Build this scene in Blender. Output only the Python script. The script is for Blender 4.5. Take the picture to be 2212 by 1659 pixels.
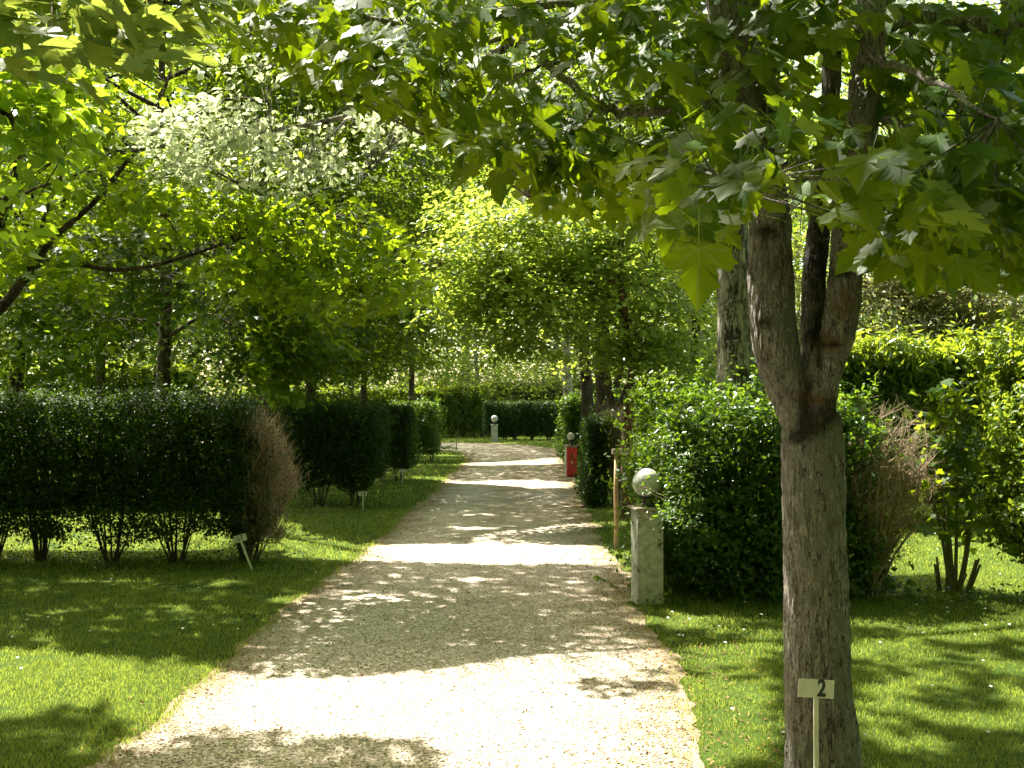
import bpy, math, random
import numpy as np
from mathutils import Vector, Matrix, noise as mnoise

rng = np.random.default_rng(7)
random.seed(7)
for o in list(bpy.data.objects):
    bpy.data.objects.remove(o)
SC = bpy.context.scene
COL = SC.collection

# ------------------------------------------------------------------ camera
F, CX, CY, HZ, EYE = 2268.0, 1106.0, 829.5, 870.0, 1.6      # measured on the photo at 2212 px width
PITCH = math.atan((HZ - CY) / F)
cam = bpy.data.cameras.new("camera")
cam_o = bpy.data.objects.new("camera", cam)
COL.objects.link(cam_o)
cam.sensor_width = 36.0
cam.lens = 36.0 * F / 2212.0
cam.clip_start = 0.05
cam.clip_end = 1000.0
cam_o.location = (0, 0, EYE)
cam_o.rotation_euler = (math.pi / 2 + PITCH, 0, 0)
SC.camera = cam_o

# ------------------------------------------------------------------ light
SUN_EL, SUN_AZ = math.radians(57), math.radians(-40)        # ahead and to the left
S = np.array([math.cos(SUN_EL) * math.sin(SUN_AZ), math.cos(SUN_EL) * math.cos(SUN_AZ), math.sin(SUN_EL)])
world = bpy.data.worlds.new("World")
SC.world = world
world.use_nodes = True
wn = world.node_tree
sky = wn.nodes.new("ShaderNodeTexSky")
sky.sky_type = 'NISHITA'
sky.sun_disc = False
sky.sun_elevation = SUN_EL
sky.sun_rotation = SUN_AZ
sky.air_density = 1.0
sky.dust_density = 2.5
bg = wn.nodes["Background"]
tint = wn.nodes.new("ShaderNodeMixRGB"); tint.blend_type = 'MULTIPLY'; tint.inputs[0].default_value = 1.0
tint.inputs[2].default_value = (1.0, 0.93, 0.74, 1)
wn.links.new(sky.outputs[0], tint.inputs[1]); wn.links.new(tint.outputs[0], bg.inputs[0])
bg.inputs[1].default_value = 0.12
sun = bpy.data.lights.new("sun", 'SUN')
sun.energy = 5.0
sun.angle = math.radians(0.6)
sun.color = (1.0, 0.94, 0.80)
sun_o = bpy.data.objects.new("sun", sun)
COL.objects.link(sun_o)
sun_o.location = (-10, 10, 30)
sun_o.rotation_euler = Vector(-S).to_track_quat('-Z', 'Y').to_euler()
SC.view_settings.view_transform = 'Standard'
SC.view_settings.look = 'None'
SC.view_settings.exposure = 2.25
SC.view_settings.gamma = 1.0
cy = SC.cycles
cy.max_bounces = 7
cy.diffuse_bounces = 4
cy.glossy_bounces = 2
cy.transmission_bounces = 4
cy.caustics_reflective = False
cy.caustics_refractive = False
cy.sample_clamp_indirect = 6.0
cy.use_denoising = True

# ------------------------------------------------------------------ photo <-> world
FW = np.array([0, math.cos(PITCH), math.sin(PITCH)])
UP = np.array([0, -math.sin(PITCH), math.cos(PITCH)])

def at(x, y, depth):
    """world point seen at photo position x, y and standing depth metres ahead"""
    x = np.asarray(x, float); y = np.asarray(y, float); depth = np.asarray(depth, float)
    d = F * FW + (x - CX)[..., None] * np.array([1.0, 0, 0]) + (CY - y)[..., None] * UP
    return d * (depth / d[..., 1])[..., None] + np.array([0, 0, EYE])

def ground(x, y):
    d = F * FW + (x - CX) * np.array([1.0, 0, 0]) + (CY - y) * UP
    return d * (-EYE / d[2]) + np.array([0, 0, EYE])

def seen(p):
    """photo position of world points"""
    q = p - np.array([0, 0, EYE])
    zc = np.maximum(q @ FW, 0.05)
    return CX + F * q[:, 0] / zc, CY - F * (q @ UP) / zc

def nz(seed, x, y, scale):
    """smooth value noise 0..1"""
    r = np.random.default_rng(seed).random((64, 64))
    u = np.asarray(x) / scale; v = np.asarray(y) / scale
    i = np.floor(u).astype(int); j = np.floor(v).astype(int)
    a = u - i; b = v - j
    a = a * a * (3 - 2 * a); b = b * b * (3 - 2 * b)
    g = lambda m, n: r[m % 64, n % 64]
    return (g(i, j) * (1 - a) + g(i + 1, j) * a) * (1 - b) + (g(i, j + 1) * (1 - a) + g(i + 1, j + 1) * a) * b

def inpoly(px, py, poly):
    res = np.zeros(px.shape, bool)
    n = len(poly)
    for k in range(n):
        x1, y1 = poly[k]; x2, y2 = poly[(k + 1) % n]
        if y1 == y2:
            continue
        c = ((y1 > py) != (y2 > py)) & (px < (x2 - x1) * (py - y1) / (y2 - y1) + x1)
        res ^= c
    return res

# places on the ground that the sun reaches through gaps between the crowns
LIT = [
    [(500, 1462), (720, 1470), (880, 1448), (1050, 1432), (1200, 1408), (1370, 1390), (1470, 1402), (1500, 1480), (1540, 1600),
     (1560, 1780), (1000, 1780), (960, 1640), (900, 1600), (820, 1612), (720, 1600), (640, 1590), (560, 1575), (430, 1580), (330, 1640), (260, 1600), (370, 1530)],
    [(-400, 1390), (150, 1400), (330, 1425), (480, 1445), (520, 1480), (370, 1560), (250, 1585), (200, 1530), (90, 1545), (-60, 1580), (-400, 1600)],
    [(780, 1176), (1000, 1174), (1290, 1178), (1330, 1190), (1320, 1226), (1200, 1222), (1050, 1224), (880, 1218), (770, 1212), (620, 1205), (560, 1165), (700, 1158)],
    [(-600, 1105), (200, 1112), (600, 1108), (680, 1150), (600, 1190), (-600, 1196)],
    [(950, 1040), (1060, 1039), (1150, 1037), (1245, 1042), (1240, 1056), (1120, 1054), (1050, 1047), (950, 1045)],
    [(890, 1030), (960, 1030), (1000, 1043), (880, 1038)],
    [(1000, 1001), (1100, 997), (1200, 988), (1225, 990), (1220, 1003), (1100, 1005), (1010, 1006)],
    [(885, 1000), (1010, 1001), (1010, 1006), (885, 1005)],
    [(880, 981), (1010, 983), (1010, 986), (880, 985)],
    [(900, 938), (1215, 938), (1215, 944), (900, 944)],
    [(1325, 1190), (1375, 1188), (1372, 1258), (1330, 1240)],
    [(1960, 1130), (2500, 1120), (2500, 1300), (2180, 1290), (2090, 1270), (1990, 1240), (1830, 1260), (1830, 1150)],
    [(1380, 1330), (1500, 1325), (1700, 1370), (1690, 1385), (1500, 1360), (1400, 1350)],
    [(1250, 1350), (1230, 1258), (1255, 1256), (1262, 1260)],
    [(950, 1140), (1080, 1138), (1085, 1143), (960, 1145)], [(1000, 1112), (1060, 1110), (1070, 1114), (1000, 1116)],
    [(980, 1252), (1080, 1250), (1100, 1256), (990, 1258)], [(760, 1300), (850, 1298), (860, 1304), (770, 1306)],
    [(700, 1340), (760, 1336), (770, 1342), (705, 1346)], [(20, 1322), (140, 1320), (130, 1334), (20, 1334)],
    [(555, 1290), (640, 1292), (640, 1306), (560, 1302)], [(120, 1255), (330, 1256), (330, 1262), (120, 1262)],
]
DAPPLE = [   # half shade: (polygon, threshold)
    ([(1480, 1380), (1700, 1360), (1720, 1780), (1540, 1780), (1500, 1500)], 0.36),
    ([(1830, 1335), (2500, 1330), (2500, 1780), (1850, 1780)], 0.48),
    ([(-400, 1590), (250, 1590), (200, 1780), (-400, 1780)], 0.72),
    ([(1200, 1450), (1450, 1440), (1480, 1520), (1320, 1530)], -1.0),
]

def lit_at(gx, gy):
    gy2 = np.where(gy < 0.5, 0.5, gy)
    jx = gx + 0.10 * (nz(3, gx, gy, 0.13) - 0.5) + 0.14 * (nz(4, gx, gy, 0.4) - 0.5)
    jy = gy2 + (0.10 * (nz(5, gx, gy, 0.13) - 0.5) + 0.16 * (nz(6, gx, gy, 0.4) - 0.5)) * np.clip(gy2 / 9, 0.5, 2.0)
    p = np.stack([jx, jy, np.zeros_like(jx)], 1)
    x, y = seen(p)
    r = np.zeros(x.shape, bool)
    for poly in LIT:
        r |= inpoly(x, y, poly)
    for poly, th in DAPPLE:
        m = inpoly(x, y, poly)
        if th > 0:
            r |= m & (nz(11, gx * 0.55, gy, 0.33) * 0.6 + nz(12, gx, gy, 0.12) * 0.4 > th)
        else:
            r &= ~(m & (nz(13, gx * .6, gy, 0.16) > 0.55))
    return r & (gy > 3.0)

SUNNY = []      # (centre, radius, share kept): crowns and things the sun reaches past the other crowns

def keep_leaf(p, skip=None):
    t = p[:, 2] / S[2]
    gx = p[:, 0] - S[0] * t; gy = p[:, 1] - S[1] * t
    k = ~lit_at(gx, gy)
    for tag_, c, r, share in SUNNY:
        if tag_ == skip:
            continue
        q = p - np.asarray(c)
        a = q @ S
        d2 = (q * q).sum(1) - a * a
        k &= ~((a > r * 0.6) & (d2 < r * r) & (rng.random(len(p)) > share))
    return k

# ------------------------------------------------------------------ materials
MATS = {}

def newmat(name):
    m = bpy.data.materials.new(name)
    m.use_nodes = True
    m.node_tree.nodes.clear()
    MATS[name] = m
    return m, m.node_tree.nodes, m.node_tree.links

def N(nodes, typ, **kw):
    n = nodes.new(typ)
    for k, v in kw.items():
        if k.startswith("i_"):
            key = k[2:]
            n.inputs[int(key) if key.isdigit() else key].default_value = v
        else:
            setattr(n, k, v)
    return n

def ramp(nodes, stops):
    r = nodes.new("ShaderNodeValToRGB")
    e = r.color_ramp.elements
    while len(e) < len(stops):
        e.new(0.5)
    for k, (p, c) in enumerate(stops):
        e[k].position = p
        e[k].color = (*c, 1)
    return r

def leaf_mat(name, c1, c2, tr, mix=0.5, rough=0.42, spec=0.5, veins=False):
    m, n, l = newmat(name)
    a = N(n, "ShaderNodeAttribute", attribute_name="rnd")
    r = ramp(n, [(0.0, c1), (0.75, c2), (1.0, tuple(min(1, v * 1.35) for v in c2))])
    l.new(a.outputs["Fac"], r.inputs[0])
    r2 = ramp(n, [(0.0, tuple(v * 0.65 for v in tr)), (1.0, tr)])
    l.new(a.outputs["Fac"], r2.inputs[0])
    p = N(n, "ShaderNodeBsdfPrincipled")
    p.inputs["Roughness"].default_value = rough
    p.inputs["Specular IOR Level"].default_value = spec
    bc, tc_ = r.outputs[0], r2.outputs[0]
    if veins:
        ux = N(n, "ShaderNodeAttribute", attribute_name="lx"); uy = N(n, "ShaderNodeAttribute", attribute_name="ly")
        ab = N(n, "ShaderNodeMath", operation='ABSOLUTE'); l.new(ux.outputs["Fac"], ab.inputs[0])
        prev = None
        for ang in (0, 42, 78):
            th = math.radians(ang)
            m1 = N(n, "ShaderNodeMath", operation='MULTIPLY', i_1=math.cos(th)); l.new(ab.outputs[0], m1.inputs[0])
            m2 = N(n, "ShaderNodeMath", operation='MULTIPLY', i_1=-math.sin(th)); l.new(uy.outputs["Fac"], m2.inputs[0])
            sm_ = N(n, "ShaderNodeMath", operation='ADD'); l.new(m1.outputs[0], sm_.inputs[0]); l.new(m2.outputs[0], sm_.inputs[1])
            aa = N(n, "ShaderNodeMath", operation='ABSOLUTE'); l.new(sm_.outputs[0], aa.inputs[0])
            if prev is None: prev = aa
            else:
                mn = N(n, "ShaderNodeMath", operation='MINIMUM'); l.new(prev.outputs[0], mn.inputs[0]); l.new(aa.outputs[0], mn.inputs[1]); prev = mn
        rv = ramp(n, [(0.0, (1, 1, 1)), (0.010, (0.8, 0.8, 0.8)), (0.028, (0, 0, 0))]); l.new(prev.outputs[0], rv.inputs[0])
        for which in (0, 1):
            mv = N(n, "ShaderNodeMixRGB"); l.new(rv.outputs[0], mv.inputs[0]); l.new((bc, tc_)[which], mv.inputs[1])
            mv.inputs[2].default_value = ((0.10, 0.19, 0.05, 1), (0.30, 0.36, 0.05, 1))[which]
            if which == 0: bc = mv.outputs[0]
            else: tc_ = mv.outputs[0]
    l.new(bc, p.inputs["Base Color"])
    t = N(n, "ShaderNodeBsdfTranslucent")
    l.new(tc_, t.inputs[0])
    mx = N(n, "ShaderNodeMixShader")
    mx.inputs[0].default_value = mix
    l.new(p.outputs[0], mx.inputs[1]); l.new(t.outputs[0], mx.inputs[2])
    o = N(n, "ShaderNodeOutputMaterial")
    l.new(mx.outputs[0], o.inputs[0])
    return m

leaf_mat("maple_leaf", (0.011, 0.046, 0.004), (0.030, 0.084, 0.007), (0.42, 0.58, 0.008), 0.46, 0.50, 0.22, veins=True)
leaf_mat("young_leaf", (0.035, 0.095, 0.008), (0.075, 0.145, 0.012), (0.46, 0.62, 0.015), 0.50, 0.5, 0.25)
leaf_mat("linden_leaf", (0.045, 0.12, 0.012), (0.08, 0.165, 0.016), (0.50, 0.70, 0.03), 0.52, 0.42, 0.35)
leaf_mat("oak_leaf", (0.060, 0.115, 0.018), (0.120, 0.185, 0.038), (0.56, 0.70, 0.08), 0.48, 0.42, 0.35)
leaf_mat("poplar_leaf", (0.10, 0.17, 0.04), (0.74, 0.77, 0.68), (0.70, 0.78, 0.40), 0.38, 0.28, 0.8)
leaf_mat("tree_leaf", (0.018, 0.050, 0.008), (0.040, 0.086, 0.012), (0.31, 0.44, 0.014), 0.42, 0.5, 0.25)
leaf_mat("far_leaf", (0.07, 0.125, 0.018), (0.13, 0.20, 0.04), (0.62, 0.74, 0.09), 0.5, 0.5, 0.3)
leaf_mat("olive_leaf", (0.08, 0.095, 0.035), (0.16, 0.16, 0.07), (0.42, 0.44, 0.12), 0.42, 0.5, 0.3)
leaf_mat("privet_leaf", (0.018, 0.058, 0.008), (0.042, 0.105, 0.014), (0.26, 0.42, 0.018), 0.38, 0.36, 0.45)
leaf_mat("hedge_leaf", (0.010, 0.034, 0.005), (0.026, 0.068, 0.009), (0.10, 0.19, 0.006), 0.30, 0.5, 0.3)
leaf_mat("laurel_leaf", (0.048, 0.100, 0.012), (0.095, 0.160, 0.020), (0.46, 0.58, 0.03), 0.42, 0.36, 0.45)
leaf_mat("dead_leaf", (0.13, 0.075, 0.035), (0.25, 0.16, 0.08), (0.30, 0.18, 0.06), 0.3, 0.7, 0.2)
leaf_mat("litter_leaf", (0.10, 0.055, 0.025), (0.26, 0.15, 0.06), (0.2, 0.1, 0.03), 0.15, 0.7, 0.2)
leaf_mat("grass_blade", (0.055, 0.115, 0.010), (0.150, 0.210, 0.045), (0.50, 0.60, 0.08), 0.40, 0.5, 0.3)
leaf_mat("daisy_petal", (0.75, 0.75, 0.70), (0.85, 0.85, 0.80), (0.6, 0.6, 0.55), 0.25, 0.6)

def bark_mat(name, c_dark, c_mid, c_light, sc=26.0, stretch=0.2, lich=0.55, bump=0.6, lich_col=(0.34, 0.34, 0.28)):
    m, n, l = newmat(name)
    tc = N(n, "ShaderNodeTexCoord")
    mp = N(n, "ShaderNodeMapping")
    mp.inputs["Scale"].default_value = (sc, sc, sc * stretch)
    l.new(tc.outputs["Object"], mp.inputs[0])
    wv = N(n, "ShaderNodeTexNoise", i_Scale=1.0, i_Detail=5.0, i_Roughness=0.6, i_Distortion=0.6)
    l.new(mp.outputs[0], wv.inputs["Vector"])
    mul = N(n, "ShaderNodeMath", operation='MULTIPLY_ADD', i_1=2.0, i_2=-1.0)
    l.new(wv.outputs[0], mul.inputs[0])
    ab_ = N(n, "ShaderNodeMath", operation='ABSOLUTE'); l.new(mul.outputs[0], ab_.inputs[0])
    w2 = N(n, "ShaderNodeTexNoise", i_Scale=0.45, i_Detail=4.0, i_Roughness=0.6)
    l.new(mp.outputs[0], w2.inputs["Vector"])
    mul = N(n, "ShaderNodeMath", operation='MULTIPLY_ADD', i_1=1.6)
    l.new(ab_.outputs[0], mul.inputs[0]); l.new(w2.outputs[0], mul.inputs[2])
    r1 = ramp(n, [(0.50, c_dark), (0.64, c_mid), (0.92, c_light)])
    l.new(mul.outputs[0], r1.inputs[0])
    # large tone drift
    n2 = N(n, "ShaderNodeTexNoise", i_Scale=3.2, i_Detail=3.0)
    l.new(tc.outputs["Object"], n2.inputs["Vector"])
    r2 = ramp(n, [(0.35, (0.80, 0.78, 0.76)), (0.65, (1.12, 1.12, 1.12))])
    l.new(n2.outputs[0], r2.inputs[0])
    m1 = N(n, "ShaderNodeMixRGB", blend_type='MULTIPLY', i_0=1.0)
    l.new(r1.outputs[0], m1.inputs[1]); l.new(r2.outputs[0], m1.inputs[2])
    # pale lichen flecks
    n3 = N(n, "ShaderNodeTexNoise", i_Scale=17.0, i_Detail=6.0, i_Roughness=0.7)
    l.new(tc.outputs["Object"], n3.inputs["Vector"])
    att = N(n, "ShaderNodeAttribute", attribute_name="lichen")
    add = N(n, "ShaderNodeMath", operation='MULTIPLY_ADD', i_1=0.22)
    l.new(att.outputs["Fac"], add.inputs[0]); l.new(n3.outputs[0], add.inputs[2])
    r3 = ramp(n, [(lich + 0.07, (0, 0, 0)), (lich + 0.12, (1, 1, 1))])
    l.new(add.outputs[0], r3.inputs[0])
    m2 = N(n, "ShaderNodeMixRGB")
    m2.inputs[2].default_value = (*lich_col, 1)
    l.new(r3.outputs[0], m2.inputs[0]); l.new(m1.outputs[0], m2.inputs[1])
    n5 = N(n, "ShaderNodeTexNoise", i_Scale=70.0, i_Detail=3.0, i_Roughness=0.6)
    l.new(tc.outputs["Object"], n5.inputs["Vector"])
    n6 = N(n, "ShaderNodeMath", operation='MULTIPLY_ADD', i_1=0.45); l.new(n2.outputs[0], n6.inputs[0]); l.new(n5.outputs[0], n6.inputs[2])
    r5 = ramp(n, [(0.86, (0, 0, 0)), (0.90, (0.8, 0.8, 0.8))]); l.new(n6.outputs[0], r5.inputs[0])
    m5 = N(n, "ShaderNodeMixRGB"); m5.inputs[2].default_value = (*[min(0.6, v * 1.5) for v in lich_col], 1)
    l.new(r5.outputs[0], m5.inputs[0]); l.new(m2.outputs[0], m5.inputs[1])
    last = m5
    for key, colr, th in (("ochre", (0.27, 0.17, 0.05), 0.55), ("moss_shade", (0.022, 0.019, 0.012), 0.45)):
        aa = N(n, "ShaderNodeAttribute", attribute_name=key)
        nn = N(n, "ShaderNodeTexNoise", i_Scale=24.0 if key == "ochre" else 13.0, i_Detail=5.0, i_Roughness=0.7)
        l.new(tc.outputs["Object"], nn.inputs["Vector"])
        ad = N(n, "ShaderNodeMath", operation='MULTIPLY_ADD', i_1=0.5)
        l.new(aa.outputs["Fac"], ad.inputs[0]); l.new(nn.outputs[0], ad.inputs[2])
        rr = ramp(n, [(0.60, (0, 0, 0)), (0.98, (0.85, 0.85, 0.85))])
        l.new(ad.outputs[0], rr.inputs[0])
        mm = N(n, "ShaderNodeMixRGB")
        mm.inputs[2].default_value = (*colr, 1)
        l.new(rr.outputs[0], mm.inputs[0]); l.new(last.outputs[0], mm.inputs[1])
        last = mm
    p = N(n, "ShaderNodeBsdfPrincipled")
    p.inputs["Roughness"].default_value = 0.9
    p.inputs["Specular IOR Level"].default_value = 0.2
    l.new(last.outputs[0], p.inputs["Base Color"])
    b = N(n, "ShaderNodeBump", i_Strength=bump, i_Distance=0.035)
    l.new(mul.outputs[0], b.inputs["Height"])
    l.new(b.outputs[0], p.inputs["Normal"])
    o = N(n, "ShaderNodeOutputMaterial")
    l.new(p.outputs[0], o.inputs[0])
    return m

bark_mat("maple_bark", (0.11, 0.096, 0.085), (0.42, 0.385, 0.34), (0.64, 0.60, 0.54), 95, 0.20, 0.53, 1.0)
bark_mat("grey_bark", (0.03, 0.026, 0.02), (0.17, 0.155, 0.125), (0.42, 0.40, 0.34), 20, 0.22, 0.50, 1.0)
bark_mat("dark_bark", (0.018, 0.013, 0.009), (0.065, 0.048, 0.034), (0.13, 0.10, 0.075), 22, 0.25, 0.62, 0.8, (0.16, 0.15, 0.11))
bark_mat("red_bark", (0.05, 0.028, 0.018), (0.16, 0.088, 0.052), (0.26, 0.16, 0.10), 30, 0.2, 0.60, 0.8)
bark_mat("birch_bark", (0.12, 0.11, 0.09), (0.42, 0.40, 0.35), (0.62, 0.60, 0.54), 9, 1.8, 0.60, 0.3, (0.06, 0.055, 0.045))

def simple_mat(name, c1, c2, scale, rough=0.8, bump=0.2, detail=6.0, spots=None, vec=(1, 1, 1)):
    m, n, l = newmat(name)
    tc = N(n, "ShaderNodeTexCoord")
    mp = N(n, "ShaderNodeMapping")
    mp.inputs["Scale"].default_value = vec
    l.new(tc.outputs["Object"], mp.inputs[0])
    a = N(n, "ShaderNodeTexNoise", i_Scale=scale, i_Detail=detail, i_Roughness=0.65)
    l.new(mp.outputs[0], a.inputs["Vector"])
    r = ramp(n, [(0.32, c1), (0.68, c2)])
    l.new(a.outputs[0], r.inputs[0])
    last = r
    if spots:
        s_col, s_scale, s_th = spots
        b2 = N(n, "ShaderNodeTexNoise", i_Scale=s_scale, i_Detail=5.0, i_Roughness=0.7)
        l.new(mp.outputs[0], b2.inputs["Vector"])
        rr = ramp(n, [(s_th, (0, 0, 0)), (s_th + 0.09, (1, 1, 1))])
        l.new(b2.outputs[0], rr.inputs[0])
        mm = N(n, "ShaderNodeMixRGB")
        mm.inputs[2].default_value = (*s_col, 1)
        l.new(rr.outputs[0], mm.inputs[0]); l.new(r.outputs[0], mm.inputs[1])
        last = mm
    p = N(n, "ShaderNodeBsdfPrincipled")
    p.inputs["Roughness"].default_value = rough
    l.new(last.outputs[0], p.inputs["Base Color"])
    b = N(n, "ShaderNodeBump", i_Strength=bump, i_Distance=0.01)
    l.new(a.outputs[0], b.inputs["Height"])
    l.new(b.outputs[0], p.inputs["Normal"])
    o = N(n, "ShaderNodeOutputMaterial")
    l.new(p.outputs[0], o.inputs[0])
    return m

simple_mat("concrete", (0.27, 0.26, 0.235), (0.56, 0.55, 0.50), 22, 0.95, 1.0, 10, ((0.12, 0.115, 0.10), 7, 0.56))
simple_mat("cap_stone", (0.22, 0.19, 0.14), (0.38, 0.33, 0.25), 20, 0.9, 0.5)
simple_mat("globe", (0.34, 0.35, 0.32), (0.48, 0.49, 0.45), 6, 0.35, 0.05, 4, ((0.40, 0.42, 0.34), 9, 0.66))
simple_mat("black_metal", (0.015, 0.015, 0.014), (0.03, 0.03, 0.028), 20, 0.5)
simple_mat("red_paint", (0.42, 0.018, 0.022), (0.56, 0.035, 0.035), 9, 0.5, 0.15, 5, ((0.26, 0.03, 0.02), 14, 0.62))
simple_mat("dark_label", (0.05, 0.03, 0.025), (0.08, 0.05, 0.04), 30, 0.6)
simple_mat("cream_label", (0.62, 0.52, 0.30), (0.72, 0.62, 0.4), 30, 0.6)
simple_mat("sign_paint", (0.66, 0.63, 0.56), (0.82, 0.79, 0.73), 20, 0.55, 0.2, 6, ((0.34, 0.25, 0.12), 28, 0.63))
simple_mat("sign_paint_white", (0.55, 0.57, 0.55), (0.74, 0.75, 0.72), 20, 0.55, 0.2, 6, ((0.42, 0.36, 0.2), 16, 0.60))
simple_mat("digit_paint", (0.025, 0.035, 0.045), (0.04, 0.05, 0.06), 20, 0.5)
simple_mat("digit_blue", (0.03, 0.035, 0.09), (0.04, 0.05, 0.11), 20, 0.5)
simple_mat("raw_wood", (0.26, 0.17, 0.085), (0.46, 0.33, 0.19), 18, 0.8, 0.5, 6, ((0.14, 0.09, 0.05), 7, 0.64), (1, 1, 0.12))
simple_mat("grey_wood", (0.20, 0.17, 0.12), (0.34, 0.29, 0.21), 18, 0.85, 0.5, 6, None, (0.12, 1, 1))
simple_mat("dry_twig", (0.25, 0.185, 0.115), (0.46, 0.36, 0.24), 9, 0.85, 0.2)
simple_mat("dark_twig", (0.045, 0.035, 0.022), (0.10, 0.075, 0.05), 9, 0.9, 0.2)
simple_mat("green_twig", (0.10, 0.10, 0.04), (0.19, 0.16, 0.07), 9, 0.8, 0.2)
simple_mat("stone_chip", (0.34, 0.30, 0.23), (0.62, 0.57, 0.47), 90, 0.9, 0.1, 2)

# lawn
m, n, l = newmat("lawn")
tc = N(n, "ShaderNodeTexCoord")
a = N(n, "ShaderNodeTexNoise", i_Scale=0.9, i_Detail=8.0, i_Roughness=0.7)
b_ = N(n, "ShaderNodeTexNoise", i_Scale=60.0, i_Detail=5.0, i_Roughness=0.8)
l.new(tc.outputs["Object"], a.inputs["Vector"]); l.new(tc.outputs["Object"], b_.inputs["Vector"])
r = ramp(n, [(0.35, (0.045, 0.085, 0.012)), (0.60, (0.085, 0.135, 0.022)), (0.8, (0.16, 0.15, 0.06))])
r2 = ramp(n, [(0.3, (0.45, 0.45, 0.4)), (0.7, (1.25, 1.25, 1.1))])
l.new(a.outputs[0], r.inputs[0]); l.new(b_.outputs[0], r2.inputs[0])
mm = N(n, "ShaderNodeMixRGB", blend_type='MULTIPLY', i_0=1.0)
l.new(r.outputs[0], mm.inputs[1]); l.new(r2.outputs[0], mm.inputs[2])
p = N(n, "ShaderNodeBsdfPrincipled"); p.inputs["Roughness"].default_value = 0.95
p.inputs["Specular IOR Level"].default_value = 0.1
l.new(mm.outputs[0], p.inputs["Base Color"])
b = N(n, "ShaderNodeBump", i_Strength=0.8, i_Distance=0.03); l.new(b_.outputs[0], b.inputs["Height"]); l.new(b.outputs[0], p.inputs["Normal"])
o = N(n, "ShaderNodeOutputMaterial"); l.new(p.outputs[0], o.inputs[0])

# gravel, browner towards its edges where leaves gather
m, n, l = newmat("gravel")
tc = N(n, "ShaderNodeTexCoord")
vo = N(n, "ShaderNodeTexVoronoi", i_Scale=75.0)
l.new(tc.outputs["Object"], vo.inputs["Vector"])
sp = N(n, "ShaderNodeSeparateColor")
l.new(vo.outputs["Color"], sp.inputs[0])
r = ramp(n, [(0.0, (0.21, 0.175, 0.135)), (0.25, (0.41, 0.345, 0.275)), (0.75, (0.58, 0.50, 0.415)), (1.0, (0.78, 0.71, 0.62))])
l.new(sp.outputs[0], r.inputs[0])
nb = N(n, "ShaderNodeTexNoise", i_Scale=2.2, i_Detail=7.0, i_Roughness=0.75)
l.new(tc.outputs["Object"], nb.inputs["Vector"])
at_ = N(n, "ShaderNodeAttribute", attribute_name="edge")
ma = N(n, "ShaderNodeMath", operation='MULTIPLY_ADD', i_1=0.34); l.new(at_.outputs["Fac"], ma.inputs[0]); l.new(nb.outputs[0], ma.inputs[2])
rb = ramp(n, [(0.52, (0, 0, 0)), (0.84, (0.85, 0.85, 0.85))]); l.new(ma.outputs[0], rb.inputs[0])
nf = N(n, "ShaderNodeTexNoise", i_Scale=130.0, i_Detail=3.0); l.new(tc.outputs["Object"], nf.inputs["Vector"])
rd = ramp(n, [(0.35, (0.085, 0.055, 0.028)), (0.65, (0.25, 0.18, 0.10))]); l.new(nf.outputs[0], rd.inputs[0])
mm = N(n, "ShaderNodeMixRGB"); l.new(rb.outputs[0], mm.inputs[0]); l.new(r.outputs[0], mm.inputs[1]); l.new(rd.outputs[0], mm.inputs[2])
p = N(n, "ShaderNodeBsdfPrincipled"); p.inputs["Roughness"].default_value = 0.92; p.inputs["Specular IOR Level"].default_value = 0.25
l.new(mm.outputs[0], p.inputs["Base Color"])
b = N(n, "ShaderNodeBump", i_Strength=0.6, i_Distance=0.010); b.invert = True
l.new(vo.outputs["Distance"], b.inputs["Height"]); l.new(b.outputs[0], p.inputs["Normal"])
o = N(n, "ShaderNodeOutputMaterial"); l.new(p.outputs[0], o.inputs[0])

# ------------------------------------------------------------------ object helpers
def mesh_np(name, verts, faces_list, mat, parent=None, smooth=False, attrs=None):
    """faces_list: list of int arrays (n,k)"""
    me = bpy.data.meshes.new(name)
    verts = np.asarray(verts, np.float32)
    loops = np.concatenate([f.ravel() for f in faces_list]).astype(np.int32)
    tot = np.concatenate([np.full(len(f), f.shape[1], np.int32) for f in faces_list])
    start = np.concatenate([[0], np.cumsum(tot)[:-1]]).astype(np.int32)
    me.vertices.add(len(verts)); me.vertices.foreach_set("co", verts.ravel())
    me.loops.add(len(loops)); me.loops.foreach_set("vertex_index", loops)
    me.polygons.add(len(tot)); me.polygons.foreach_set("loop_start", start); me.polygons.foreach_set("loop_total", tot)
    if smooth:
        me.polygons.foreach_set("use_smooth", np.ones(len(tot), bool))
    me.update(calc_edges=True)
    for k, v in (attrs or {}).items():
        at2 = me.attributes.new(k, 'FLOAT', 'POINT')
        at2.data.foreach_set("value", np.asarray(v, np.float32))
    me.materials.append(MATS[mat])
    o = bpy.data.objects.new(name, me)
    COL.objects.link(o)
    if parent:
        o.parent = parent
    return o

def tag(o, label=None, cat=None, group=None, kind=None):
    if label: o["label"] = label
    if cat: o["category"] = cat
    if group: o["group"] = group
    if kind: o["kind"] = kind
    return o

def empty(name, loc, label, cat, group=None, rz=0.0):
    o = bpy.data.objects.new(name, None)
    o.empty_display_size = 0.2
    o.location = [float(v) for v in loc]
    o.rotation_euler = (0, 0, rz)
    COL.objects.link(o)
    bpy.context.view_layer.update()
    return tag(o, label, cat, group)

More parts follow.
